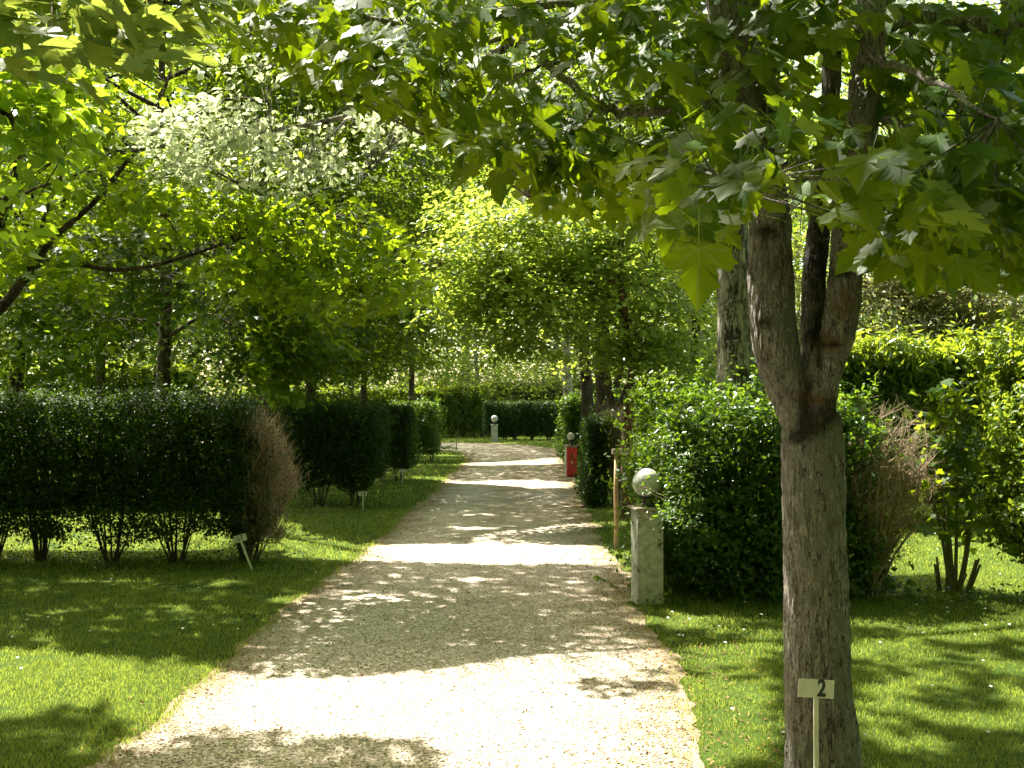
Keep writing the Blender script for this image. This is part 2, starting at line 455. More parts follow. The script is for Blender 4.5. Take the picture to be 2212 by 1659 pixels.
class Tubes:
    """collects tapering tubes"""
    def __init__(s):
        s.v = []; s.f = []; s.n = 0
    def add(s, pts, rad, seg=6, cap=False):
        pts = np.asarray(pts, float); rad = np.asarray(rad, float) * np.ones(len(pts))
        m = len(pts)
        tan = np.gradient(pts, axis=0)
        tan /= np.linalg.norm(tan, axis=1)[:, None] + 1e-9
        ref = np.array([1.0, 0.13, 0.07]) if abs(tan[0][0]) < 0.8 else np.array([0.1, 1.0, 0.05])
        ang = np.linspace(0, 2 * math.pi, seg, endpoint=False)
        rings = []
        u = ref
        for k in range(m):
            t = tan[k]
            u = u - t * (u @ t); u /= np.linalg.norm(u) + 1e-9
            w = np.cross(t, u)
            rings.append(pts[k] + rad[k] * (np.cos(ang)[:, None] * u + np.sin(ang)[:, None] * w))
        s.v.append(np.concatenate(rings))
        i = np.arange(seg); j = (i + 1) % seg
        for k in range(m - 1):
            a = s.n + k * seg
            s.f.append(np.stack([a + i, a + j, a + seg + j, a + seg + i], 1))
        if cap:
            s.cap = getattr(s, 'cap', [])
            s.cap.append(np.array([list(s.n + i[::-1])]))
            s.cap.append(np.array([list(s.n + (m - 1) * seg + i)]))
        s.n += m * seg
    def twigs(s, a, b, r0, r1, sag=0.0):
        """many thin 3-sided twigs at once"""
        a = np.asarray(a, float); b = np.asarray(b, float)
        d = b - a
        L = np.linalg.norm(d, axis=1)[:, None] + 1e-9
        t = d / L
        u = np.cross(t, np.array([0.3, 0.9, 0.31])); u /= np.linalg.norm(u, axis=1)[:, None] + 1e-9
        w = np.cross(t, u)
        mid = (a + b) / 2 + np.array([0, 0, 1.0]) * (sag * L) + rng.normal(0, 0.03, a.shape) * L
        r0 = np.asarray(r0) * np.ones(len(a)); r1 = np.asarray(r1) * np.ones(len(a))
        rings = []
        for p, r in ((a, r0), (mid, (r0 + r1) / 2), (b, r1)):
            for k in range(3):
                an = 2 * math.pi * k / 3
                rings.append(p + r[:, None] * (math.cos(an) * u + math.sin(an) * w))
        V = np.stack(rings, 1)          # n,9,3
        n_ = len(a)
        s.v.append(V.reshape(-1, 3))
        base = s.n + np.arange(n_)[:, None] * 9
        for ring in (0, 3):
            for k in range(3):
                k2 = (k + 1) % 3
                s.f.append(base + np.array([[ring + k, ring + k2, ring + 3 + k2, ring + 3 + k]]))
        s.n += n_ * 9
    def build(s, name, mat, parent=None, smooth=True):
        fl = [np.concatenate(s.f)]
        if hasattr(s, 'cap'):
            fl += s.cap
        v = np.concatenate(s.v)
        if parent is not None:
            v = v - np.array(parent.location)
        return mesh_np(name, v, fl, mat, parent, smooth)

def curve(pts, n=12):
    """Catmull-Rom through points"""
    P = np.asarray(pts, float)
    P = np.vstack([2 * P[0] - P[1], P, 2 * P[-1] - P[-2]])
    out = []
    segs = len(P) - 3
    for k in range(segs):
        m_ = max(2, n // segs)
        for t in np.linspace(0, 1, m_, endpoint=(k == segs - 1)):
            a, b2, c, d = P[k:k + 4]
            out.append(0.5 * ((2 * b2) + (-a + c) * t + (2 * a - 5 * b2 + 4 * c - d) * t * t + (-a + 3 * b2 - 3 * c + d) * t ** 3))
    return np.array(out)

# leaf templates: x across, y from base to tip, z fold
def _mirror(half):
    return [(x, y) for x, y in half] + [(-x, y) for x, y in half[::-1] if x != 0]

def _fan(half, c, fold, droop, petiole=None):
    o_ = _mirror(half)
    v = [(c[0], c[1])] + o_
    V = [(x, y, fold * abs(x) - droop * ((x - c[0]) ** 2 + (y - c[1]) ** 2)) for x, y in v]
    k = len(o_)
    Fc = [(0, 1 + i, 1 + (i + 1) % k) for i in range(k)]
    if petiole:
        b0 = len(V)
        V += [(-0.014, 0.02, 0.0), (0.014, 0.02, 0.0), (0.010, -petiole, 0.12 * petiole), (-0.010, -petiole, 0.12 * petiole)]
        Fc += [(b0, b0 + 3, b0 + 2), (b0, b0 + 2, b0 + 1)]
    return np.array(V), np.array(Fc)

HI = [(0, 0), (0.08, -0.06), (0.22, -0.03), (0.31, -0.09), (0.40, -0.06), (0.41, 0.04), (0.47, 0.11), (0.44, 0.16), (0.56, 0.22), (0.68, 0.33), (0.58, 0.36), (0.56, 0.45), (0.48, 0.50),
      (0.38, 0.45), (0.28, 0.47), (0.31, 0.58), (0.29, 0.66), (0.38, 0.75), (0.25, 0.78), (0.19, 0.86), (0.12, 0.93), (0, 1.08)]
LO = [(0, 0), (0.38, -0.08), (0.36, 0.10), (0.64, 0.35), (0.24, 0.44), (0.33, 0.74), (0, 1.06)]
TPL = {
    "maple": _fan(HI, (0, 0.30), 0.16, 0.22, 0.65),
    "maple_small": _fan(LO, (0, 0.30), 0.18, 0.22, None),
    "heart": _fan([(0, 0.04), (0.22, -0.05), (0.42, 0.18), (0.40, 0.45), (0.22, 0.75), (0, 1.05)], (0, 0.4), 0.22, 0.18, 0.35),
    "round": _fan([(0, 0), (0.20, 0.06), (0.36, 0.22), (0.27, 0.38), (0.40, 0.52), (0.20, 0.72), (0.17, 0.86), (0, 1.05)], (0, 0.45), 0.22, 0.1, 0.30),
    "oak": _fan([(0, 0), (0.12, 0.18), (0.26, 0.30), (0.20, 0.45), (0.36, 0.62), (0.28, 0.82), (0.10, 0.98)], (0, 0.5), 0.2, 0.1, None),
    "oval": (np.array([(0, 0, 0), (0.27, 0.3, 0.07), (0.24, 0.7, 0.05), (0, 1, -0.06), (-0.24, 0.7, 0.05), (-0.27, 0.3, 0.07)]),
             np.array([(0, 1, 2), (0, 2, 3), (0, 3, 4), (0, 4, 5)])),
    "lance": (np.array([(0, 0, 0), (0.16, 0.45, 0.05), (0, 1, -0.1), (-0.16, 0.45, 0.05)]), np.array([(0, 1, 2), (0, 2, 3)])),
    "tiny": (np.array([(0, 0, 0), (0.30, 0.5, 0.08), (0, 1, 0), (-0.30, 0.5, 0.08)]), np.array([(0, 1, 2), (0, 2, 3)])),
}

ALLHITS = []

class Leaves:
    def __init__(s, skip=None):
        s.items = {}
        s.skip = skip
    def add(s, kind, pos, nrm, head, size, rnd=None, cull=True):
        pos = np.asarray(pos, float)
        n_ = len(pos)
        if n_ == 0: return
        size = np.asarray(size, float) * np.ones(n_)
        if rnd is None: rnd = rng.random(n_)
        if getattr(s, 'keepf', None) is not None:
            k = s.keepf(pos)
            pos, nrm, head, size, rnd = pos[k], nrm[k], head[k], size[k], rnd[k]
        if cull:
            k = keep_leaf(pos, s.skip)
            pos, nrm, head, size, rnd = pos[k], nrm[k], head[k], size[k], rnd[k]
        s.items.setdefault(kind, []).append((pos, nrm, head, size, rnd))
        ALLHITS.append((pos, size))
    def build(s, name, mat, parent=None, smooth=False):
        V = []; Fs = []; R = []; off = 0; LX = []; LY = []
        for kind, lst in s.items.items():
            tv, tf = TPL[kind]
            pos = np.concatenate([a[0] for a in lst]); nr = np.concatenate([a[1] for a in lst]); hd = np.concatenate([a[2] for a in lst])
            sz = np.concatenate([a[3] for a in lst]); rd = np.concatenate([a[4] for a in lst])
            if len(pos) == 0: continue
            nr = nr / (np.linalg.norm(nr, axis=1)[:, None] + 1e-9)
            hd = hd - nr * (hd * nr).sum(1)[:, None]
            hd /= np.linalg.norm(hd, axis=1)[:, None] + 1e-9
            sd = np.cross(hd, nr)
            curl = rng.uniform(-0.3, 2.6, len(pos))
            wid = rng.uniform(0.82, 1.12, len(pos))
            P = pos[:, None] + sz[:, None, None] * (tv[None, :, 0, None] * wid[:, None, None] * sd[:, None] + tv[None, :, 1, None] * hd[:, None]
                                                    + (tv[None, :, 2] * curl[:, None])[:, :, None] * nr[:, None])
            k = len(tv)
            V.append(P.reshape(-1, 3))
            Fs.append((tf[None] + (np.arange(len(pos)) * k)[:, None, None] + off).reshape(-1, 3))
            R.append(np.repeat(rd, k)); LX.append(np.tile(tv[:, 0], len(pos))); LY.append(np.tile(tv[:, 1], len(pos)))
            off += len(pos) * k
        if not V: return None
        V = np.concatenate(V)
        if parent is not None:
            V = V - np.array(parent.location)
        return mesh_np(name, V, [np.concatenate(Fs)], mat, parent, smooth, {"rnd": np.concatenate(R), **({"lx": np.concatenate(LX), "ly": np.concatenate(LY)} if mat == "maple_leaf" else {})})

def unit(v):
    return v / (np.linalg.norm(v, axis=-1, keepdims=True) + 1e-9)

def sprays(L, centers, kind, per, spread, size, out=None, flat=0.35, droop=0.45, tilt=0.45, cull=True, toned=0.35, face=0.35):
    """a spray of leaves round each centre; out = outward direction of each spray"""
    c = np.asarray(centers, float)
    n_ = len(c)
    if n_ == 0: return
    if out is None: out = rng.normal(0, 1, (n_, 3))
    out = unit(out * np.array([1, 1, 0.3]))
    d = rng.normal(0, 1, (n_, per, 3)); d = unit(d) * (rng.random((n_, per, 1)) ** 0.5)
    d[..., 2] *= flat
    # elongate along out
    d = d + out[:, None] * (d * out[:, None]).sum(-1, keepdims=True) * 0.5
    pos = c[:, None] + d * spread
    rad = np.linalg.norm(d[..., :2], axis=-1)
    pos[..., 2] -= droop * spread * rad ** 2 * 0.6
    head = d * 1.0 + out[:, None] * 0.6 + rng.normal(0, 0.45, d.shape)
    head[..., 2] -= droop
    nr = rng.normal(0, tilt, d.shape) + np.array([0, 0, 1.0]) + out[:, None] * face
    tone = np.clip(rng.random((n_, 1)) * (1 - toned) + rng.random((n_, per)) * toned, 0, 1)
    L.add(kind, pos.reshape(-1, 3), nr.reshape(-1, 3), head.reshape(-1, 3),
          (size * rng.uniform(0.5, 1.2, (n_, per))).ravel(), tone.ravel(), cull)

def link_twigs(T, nodes, centers, r0=0.006, r1=0.002, share=1.0, sag=0.05, maxlen=1.3):
    nodes = np.asarray(nodes); c = np.asarray(centers)
    if share < 1: c = c[rng.random(len(c)) < share]
    if len(c) == 0: return
    d = ((c[:, None] - nodes[None]) ** 2).sum(-1) + 0.5 * np.maximum(0, nodes[None, :, 2] - c[:, None, 2]) ** 2
    a = nodes[d.argmin(1)]
    ln = np.linalg.norm(c - a, axis=1)
    k = ln < maxlen
    T.twigs(a[k], c[k], np.clip(r0 * (0.5 + ln[k]), r1, r0 * 3), r1, sag)

def blob_points(c, r, n_, shell=0.55):
    """points in an ellipsoid, more of them outside"""
    d = unit(rng.normal(0, 1, (n_, 3)))
    rad = shell + (1 - shell) * rng.random((n_, 1)) ** 0.7
    rad = np.where(rng.random((n_, 1)) < 0.3, rng.random((n_, 1)) ** 0.5, rad)
    return np.asarray(c) + d * rad * np.asarray(r), d

def tree(name, label, base, top, r0, bark, leafmat, kind, size, blobs, per=24, spread=0.5, lean=(0, 0), limbs=9, group=None,
         seg=10, twig_share=0.5, skip=None, droop=0.45, cat="tree", trunk_pts=None, extra=None, limb_z=0.3, cull=True, zmin=None):
    """tree > trunk, branches, crown. blobs: (centre, radii, number of sprays)"""
    root = empty(name, base, label, cat, group)
    base = np.array(base, float)
    if trunk_pts is None:
        tp = base + np.array([0, 0, -0.05])
        H = top
        pts = [tp]
        for k in range(1, 6):
            f = k / 5
            pts.append(base + np.array([lean[0] * f + rng.normal(0, 0.06), lean[1] * f + rng.normal(0, 0.06), H * f]))
    else:
        pts = trunk_pts
    pc = curve(pts, 20)
    f = np.linspace(0, 1, len(pc))
    T = Tubes()
    rr = r0 * (1 - 0.75 * f) + r0 * 0.5 * np.exp(-f * 22)
    T.add(pc, rr, seg + 4)
    T.build("trunk", bark, root)
    B = Tubes()
    nodes = [pc[len(pc) // 2:]]
    for k in range(limbs):
        bl = blobs[k % len(blobs)]
        c = np.array(bl[0]); r = np.array(bl[1])
        i0 = int(len(pc) * rng.uniform(limb_z, 0.9))
        s0 = pc[min(i0, len(pc) - 1)]
        tgt = c + unit(rng.normal(0, 1, 3)) * r * 0.75
        tgt[2] = max(tgt[2], s0[2] + 0.2)
        mid = s0 * 0.5 + tgt * 0.5 + np.array([0, 0, 0.12 * np.linalg.norm(tgt - s0)]) + rng.normal(0, 0.12, 3)
        q = curve([s0, mid, tgt], 10)
        ra = min(r0 * 0.30, rr[min(i0, len(rr) - 1)] * 0.7)
        B.add(q, np.linspace(ra, 0.012, len(q)), 6)
        nodes.append(q)
    nodes = np.concatenate(nodes)
    L = Leaves(skip or label)
    for (c, r, ns) in blobs:
        pts_, d = blob_points(c, r, ns)
        lum = rng.normal(0, 0.25, 3)
        ok = pts_[:, 2] > (zmin if zmin is not None else 0.3)
        # open gaps
        gap = nz(int(ns) + 5, pts_[:, 0] + pts_[:, 2] * 0.7, pts_[:, 1] + pts_[:, 2], 0.9)
        ok &= gap > 0.27
        pts_, d = pts_[ok], d[ok]
        link_twigs(B, nodes, pts_, 0.006, 0.0025, twig_share, maxlen=0.75)
        sprays(L, pts_, kind, int(per * 1.9), spread, size, d, droop=droop, cull=cull)
    if extra: extra(L, B, nodes)
    B.build("branches", bark, root)
    L.build("crown", leafmat, root)
    return root

def near_line(p_, line, width):
    """points that would hide a bough: close to the line of sight to it"""
    x, y = seen(p_)
    best = np.full(len(x), 1e9)
    for (x1, y1), (x2, y2) in zip(line[:-1], line[1:]):
        dx, dy = x2 - x1, y2 - y1
        t = np.clip(((x - x1) * dx + (y - y1) * dy) / (dx * dx + dy * dy), 0, 1)
        best = np.minimum(best, np.hypot(x - x1 - t * dx, y - y1 - t * dy))
    return best < width

def poly_points(poly, n_, d0, d1):
    xs = [p_[0] for p_ in poly]; ys = [p_[1] for p_ in poly]
    out = []
    while len(out) < n_:
        x = rng.uniform(min(xs), max(xs), 400); y = rng.uniform(min(ys), max(ys), 400)
        k = inpoly(x, y, poly)
        out += list(zip(x[k], y[k]))
    a = np.array(out[:n_])
    return at(a[:, 0], a[:, 1], rng.uniform(d0, d1, n_))

# ------------------------------------------------------------------ ground and path
def G(x, y):
    return ground(x, y)

EDGE_L = [(-20, -3.6), (2.5, -2.7)] + [(float(G(x, y)[1]), float(G(x, y)[0])) for x, y in
          [(245, 1650), (380, 1545), (470, 1460), (515, 1410), (650, 1300), (805, 1185), (862, 1130), (935, 1068), (975, 1030), (1012, 992)]] + \
         [(33.0, -1.55), (34.5, -1.8), (35.5, -2.4), (36.5, -4.5), (37.5, -14), (60, -14)]
EDGE_R = [(-20, 1.5), (2.5, 0.98)] + [(float(G(x, y)[1]), float(G(x, y)[0])) for x, y in
          [(1490, 1610), (1462, 1500), (1425, 1400), (1368, 1320), (1315, 1200), (1262, 1110), (1242, 1050), (1222, 1005), (1214, 985)]] + \
         [(36.3, 1.5), (39.5, 0.6), (41.0, -0.3), (42.0, -1.6), (42.8, -6.0), (43.4, -14.0)]
EL = np.array(sorted(EDGE_L)); ER = np.array(sorted(EDGE_R))
def edge_l(y): return np.interp(y, EL[:, 0], EL[:, 1]) + 0.17 * (nz(21, y, y * 0 + 3, 0.35) - 0.5) + 0.05 * (nz(22, y, y * 0 + 9, 0.09) - 0.5)
def edge_r(y): return np.interp(y, ER[:, 0], ER[:, 1]) + 0.20 * (nz(23, y, y * 0 + 3, 0.35) - 0.5) + 0.05 * (nz(24, y, y * 0 + 9, 0.09) - 0.5)

gx = np.array([-400, -60, -20, 0, 20, 60, 400.0]); gy = np.array([-60, -5, 10, 30, 60, 120, 500.0])
V = np.array([(x, y, 0) for y in gy for x in gx])
Fc = np.array([(j * 7 + i, j * 7 + i + 1, (j + 1) * 7 + i + 1, (j + 1) * 7 + i) for j in range(6) for i in range(6)])
tag(mesh_np("lawn", V, [Fc], "lawn"), kind="structure")

rows = np.concatenate([np.arange(-8, 30, 0.07), np.arange(30, 43.3, 0.05)])
cols = np.concatenate([[0, 0.01, 0.03], np.linspace(0.06, 0.94, 15), [0.97, 0.99, 1.0]])
l_ = edge_l(rows) - 0.06; r_ = edge_r(rows) + 0.05
X = l_[:, None] + (r_ - l_)[:, None] * cols
Y = rows[:, None] * np.ones_like(cols)
Z = 0.004 + 0 * X
dist = np.minimum(X - l_[:, None], r_[:, None] - X)
wdt = np.where(X - l_[:, None] < r_[:, None] - X, 0.30, 0.62)
edge = np.exp(-dist / wdt) + 0.36 * np.exp(-((cols - 0.52) / 0.15) ** 2)[None] * np.clip(0.3 + (rows[:, None] - 9) / 14, 0.3, 1) - 0.18 * (np.exp(-((cols - 0.26) / 0.09) ** 2) + np.exp(-((cols - 0.76) / 0.09) ** 2))[None] \
    + 0.35 * np.clip((rows[:, None] - 12) / 14, 0, 1)
nr_, nc_ = X.shape
idx = np.arange(nr_ * nc_).reshape(nr_, nc_)
Fc = np.stack([idx[:-1, :-1], idx[:-1, 1:], idx[1:, 1:], idx[1:, :-1]], -1).reshape(-1, 4)
tag(mesh_np("gravel_path", np.stack([X, Y, Z], -1).reshape(-1, 3), [Fc], "gravel", attrs={"edge": edge.ravel()}), kind="structure")

def onpath(x, y, margin=0.0):
    return (x > edge_l(y) - margin) & (x < edge_r(y) + margin) & (y < 43.3)

# loose stones
n_ = 42000
yy = 3.6 + 9.5 * rng.random(n_) ** 1.8
xx = edge_l(yy) + (edge_r(yy) - edge_l(yy)) * rng.random(n_)
oc = np.array([(1, 0, 0), (0, 1, 0), (-1, 0, 0), (0, -1, 0), (0, 0, 1.0), (0, 0, -0.3)])
of = np.array([(0, 1, 4), (1, 2, 4), (2, 3, 4), (3, 0, 4), (1, 0, 5), (2, 1, 5), (3, 2, 5), (0, 3, 5)])
sz = rng.uniform(0.003, 0.0085, n_) * (1 + (rng.random(n_) < 0.03) * 0.8)
rot = rng.uniform(0, 6.28, n_)
jit = rng.uniform(0.6, 1.3, (n_, 6, 3))
P = oc[None] * jit * sz[:, None, None]
Pr = np.stack([P[..., 0] * np.cos(rot)[:, None] - P[..., 1] * np.sin(rot)[:, None], P[..., 0] * np.sin(rot)[:, None] + P[..., 1] * np.cos(rot)[:, None], P[..., 2] * 0.8], -1)
Pr += np.stack([xx, yy, np.full(n_, 0.005)], 1)[:, None]
tag(mesh_np("loose_gravel", Pr.reshape(-1, 3), [(of[None] + (np.arange(n_) * 6)[:, None, None]).reshape(-1, 3)], "stone_chip"), kind="stuff",
    label="loose pale stones lying on the gravel path", cat="gravel")

# grass blades
def grass():
    P = []; W = []; H = []
    for (y0, y1, dens, w, h) in ((3.6, 6.5, 8500, 0.0030, 0.030), (6.5, 10, 4200, 0.0040, 0.031), (10, 16, 1300, 0.008, 0.038), (16, 30, 300, 0.015, 0.04), (30, 50, 90, 0.03, 0.05)):
        hw = 0.52 * y1 + 0.4
        n = int(dens * 2 * hw * (y1 - y0))
        x = rng.uniform(-hw, hw, n); y = rng.uniform(y0, y1, n)
        k = (np.abs(x) < 0.52 * y + 0.4)
        inside = onpath(x, y)
        de = np.minimum(x - edge_l(y), edge_r(y) - x)
        k &= (~inside) | (rng.random(n) < 0.35 * np.exp(-np.abs(de) / 0.05))
        # worn strip beside the path on the right
        dr = x - edge_r(y)
        k &= ~((dr > 0) & (rng.random(n) < 0.9 * np.exp(-dr / 0.16) * (0.4 + nz(35, x, y, 0.25))))
        k |= inside & (dr > -0.35) & (rng.random(n) < 0.12 * nz(36, x, y, 0.2)) & (y < 16)
        x, y = x[k], y[k]
        n = len(x)
        bare = (nz(37, x, y, 0.30) * 0.6 + nz(38, x, y, 0.11) * 0.4) < 0.30
        k2 = ~(bare & (rng.random(n) < 0.7))
        x, y = x[k2], y[k2]; n = len(x)
        tuft = 0.6 * nz(31, x, y, 0.22) + 0.4 * nz(39, x, y, 0.09)
        hh = h * (0.45 + 0.9 * tuft) * rng.uniform(0.5, 1.25, n)
        long_ = rng.random(n) < 0.012
        hh = np.where(long_, hh * 2.1, hh)
        near_e = np.minimum(np.abs(x - edge_l(y)), np.abs(x - edge_r(y))) < 0.10
        hh = np.where(near_e, hh * 1.25, hh)
        P.append(np.stack([x, y, np.zeros(n)], 1)); W.append(np.full(n, w) * rng.uniform(0.7, 1.3, n)); H.append(hh)
    P = np.concatenate(P); W = np.concatenate(W); H = np.concatenate(H)
    n = len(P)
    a = rng.uniform(0, 6.28, n)
    side = np.stack([np.cos(a), np.sin(a), np.zeros(n)], 1)
    b = rng.uniform(0, 6.28, n)
    ln = rng.uniform(0.1, 0.9, n)
    bend = np.stack([np.cos(b), np.sin(b), np.zeros(n)], 1) * (H * ln)[:, None]
    up = np.stack([np.zeros(n), np.zeros(n), H], 1)
    v = np.stack([P - side * W[:, None] / 2, P + side * W[:, None] / 2, P + up * 0.6 + bend * 0.35 + side * W[:, None] * 0.4,
                  P + up * 0.6 + bend * 0.35 - side * W[:, None] * 0.4, P + up * (1 - 0.25 * ln)[:, None] + bend], 1)
    base = (np.arange(n) * 5)[:, None]
    tone = np.clip(nz(33, P[:, 0], P[:, 1], 0.55) * 0.45 + nz(34, P[:, 0], P[:, 1], 0.16) * 0.25 + rng.random(n) * 0.45 - 0.08, 0, 1)
    o = mesh_np("grass", v.reshape(-1, 3), [base + np.array([[0, 1, 2, 3]]), base + np.array([[3, 2, 4]])], "grass_blade", attrs={"rnd": np.repeat(tone, 5)})
    tag(o, "short mown green grass growing on both sides of the path", "grass", kind="stuff")
grass()

# fallen leaves, clover and daisies
def litter():
    n = 12000
    y = 3.8 + 28 * rng.random(n) ** 1.7
    side = rng.random(n) < 0.3
    x = np.where(side, edge_l(y) + rng.normal(0.03, 0.12, n), edge_r(y) - rng.normal(0, 0.38, n) + 0.02)
    k = rng.random(n) < 0.27
    x = np.where(k, edge_l(y) + (edge_r(y) - edge_l(y)) * rng.random(n), x)
    L = Leaves()
    pos = np.stack([x, y, rng.uniform(0.006, 0.014, n)], 1)
    nr = np.stack([rng.normal(0, .35, n), rng.normal(0, .35, n), np.ones(n)], 1)
    L.add("tiny", pos, nr, unit(rng.normal(0, 1, (n, 3)) * [1, 1, 0.1]), rng.uniform(0.008, 0.030, n), None, cull=False)
    tag(L.build("leaf_litter", "litter_leaf"), "small brown dry leaf scraps scattered along the edges of the path", "leaf litter", kind="stuff")
    # daisies
    n = 230
    y = 3.9 + 9 * rng.random(n) ** 1.3
    x = rng.uniform(-1, 1, n) * (0.5 * y + 0.2)
    k = ~onpath(x, y, 0.12) & (nz(41, x, y, 1.1) > 0.42)
    x, y = x[k], y[k]; n = len(x)
    L = Leaves()
    for j in range(7):
        a = j * 2 * math.pi / 7
        L.add("oval", np.stack([x, y, np.full(n, 0.055) + 0 * x], 1), np.tile([0.0, -0.3, 1.0], (n, 1)),
              np.tile([math.cos(a), math.sin(a), 0.1], (n, 1)), np.full(n, 0.011), rng.random(n), cull=False)
    tag(L.build("daisies", "daisy_petal"), "tiny white daisies dotted through the mown grass", "daisies", kind="stuff")
litter()

# ------------------------------------------------------------------ plot signs
def text_mesh(body, size, mat, name, parent, loc, sx=0.75, tiltz=0.0):
    cu = bpy.data.curves.new("digits", 'FONT')
    cu.body = body; cu.size = size; cu.extrude = 0.0012; cu.offset = size * 0.03; cu.space_character = 1.35 if len(body) > 1 else 1.0
    cu.align_x = 'CENTER'; cu.align_y = 'CENTER'
    tmp = bpy.data.objects.new("digits_tmp", cu)
    COL.objects.link(tmp)
    dg = bpy.context.evaluated_depsgraph_get()
    me = bpy.data.meshes.new_from_object(tmp.evaluated_get(dg))
    bpy.data.objects.remove(tmp)
    me.transform(Matrix.Diagonal((sx, 1, 1, 1)))
    me.transform(Matrix.Rotation(math.pi / 2, 4, 'X'))
    me.materials.clear(); me.materials.append(MATS[mat])
    o = bpy.data.objects.new(name, me)
    COL.objects.link(o)
    o.parent = parent; o.location = loc
    return o

def box_mesh(name, x0, x1, y0, y1, z0, z1, mat, parent, bev=0.003, sub=0, rough=0.0):
    import bmesh
    bm = bmesh.new()
    bmesh.ops.create_cube(bm, size=1.0)
    for v in bm.verts:
        v.co = Vector(((x0 + x1) / 2 + v.co.x * (x1 - x0), (y0 + y1) / 2 + v.co.y * (y1 - y0), (z0 + z1) / 2 + v.co.z * (z1 - z0)))
    if bev > 0:
        bmesh.ops.bevel(bm, geom=list(bm.edges), offset=bev, segments=2, affect='EDGES')
    if sub:
        bmesh.ops.subdivide_edges(bm, edges=list(bm.edges), cuts=sub, use_grid_fill=True)
        for v in bm.verts:
            nn = mnoise.noise(v.co * 14) + 0.5 * mnoise.noise(v.co * 45)
            d = Vector((v.co.x - (x0 + x1) / 2, v.co.y - (y0 + y1) / 2, 0))
            if d.length > 0: v.co += d.normalized() * nn * rough
    me = bpy.data.meshes.new(name)
    bm.to_mesh(me); bm.free()
    me.materials.append(MATS[mat])
    for p_ in me.polygons: p_.use_smooth = False
    o = bpy.data.objects.new(name, me)
    COL.objects.link(o); o.parent = parent
    return o

def sign(loc, digits, label, lean_x=0.0, lean_y=0.0, h=0.36, w=0.134, bh=0.068, dx=0.0, mat="sign_paint_white", dig="digit_blue", roll=0.0, txt_dx=0.0, front_post=True, tsize=0.07, yaw=0.0):
    root = empty("plot_sign", loc, label, "plot sign", "numbered plot signs beside the path")
    root.rotation_euler = (lean_y, lean_x, yaw)
    box_mesh("post", -0.009, 0.009, -0.006, 0.006, -0.06, h - (bh * 0.0 if front_post else bh * 0.5), mat, root, 0.0015)
    bo = box_mesh("board", dx - w / 2, dx + w / 2, 0.009 if front_post else -0.0135, 0.015 if front_post else -0.0075, h - bh, h, mat, root, 0.0015)
    if roll:
        bo.matrix_local = Matrix.Translation((dx, 0, h - bh / 2)) @ Matrix.Rotation(roll, 4, 'Y') @ Matrix.Translation((-dx, 0, -(h - bh / 2)))
    yb = 0.0075 if front_post else -0.0150
    if digits:
        t = text_mesh(digits, tsize, dig, "number", root, (dx + txt_dx, yb, h - bh / 2))
        if roll: t.rotation_euler = (0, roll, 0)
    return root

# near sign, its foot below the picture
Ys = 4.02
zt = at(1761, 1466, Ys)
sign((at(1763, 1600, Ys)[0], Ys, 0), "2", "cream sign numbered 2 standing in front of the near maple trunk", h=float(zt[2]), w=0.137, bh=0.070,
     dx=float(at(1761, 1466, Ys)[0] - at(1763, 1600, Ys)[0]), mat="sign_paint", dig="digit_paint", roll=0.06, txt_dx=0.02, front_post=False, tsize=0.088)
g = G(545, 1232)
sign(g, "17", "leaning white sign numbered 17 below the brown end of the long dark hedge", lean_x=-0.38, h=0.36, w=0.125, roll=0.10, tsize=0.066)
g = G(784, 1103)
sign(g, "18", "upright white sign numbered 18 below the second hedge block on the left", h=0.285, w=0.13, dx=-0.006, tsize=0.07, txt_dx=0.004)
g = G(869, 1043)
sign(g, "19", "small white sign numbered 19 before the narrow third hedge block", h=0.275, w=0.127, tsize=0.068)
g = G(968, 981)
sign(g, "20", "tiny blue and white sign farthest away near the bend of the path", h=0.27, w=0.15, mat="sign_paint_white", tsize=0.075)
g = G(929, 991)
sign(g, "", "tiny short white stake sign in the far grass left of the path", h=0.22, w=0.09, bh=0.05)

# ------------------------------------------------------------------ globe lamps on pillars
def sphere_mesh(name, r, z, mat, parent, squash=1.0):
    u = np.linspace(0, math.pi, 25)[1:-1]; w = np.linspace(0, 2 * math.pi, 36, endpoint=False)
    V = [(0, 0, z + r)] + [(r * math.sin(a) * math.cos(b), r * math.sin(a) * math.sin(b), z + r * squash * math.cos(a)) for a in u for b in w] + [(0, 0, z - r)]
    n = 36; q = []
    for i in range(len(u) - 1):
        for j in range(n):
            q.append((1 + i * n + j, 1 + (i + 1) * n + j, 1 + (i + 1) * n + (j + 1) % n, 1 + i * n + (j + 1) % n))
    t = [(0, 1 + j, 1 + (j + 1) % n) for j in range(n)]
    e = 1 + (len(u) - 1) * n
    t += [(len(V) - 1, e + (j + 1) % n, e + j) for j in range(n)]
    return mesh_np(name, np.array(V), [np.array(q), np.array(t)], mat, parent, True)

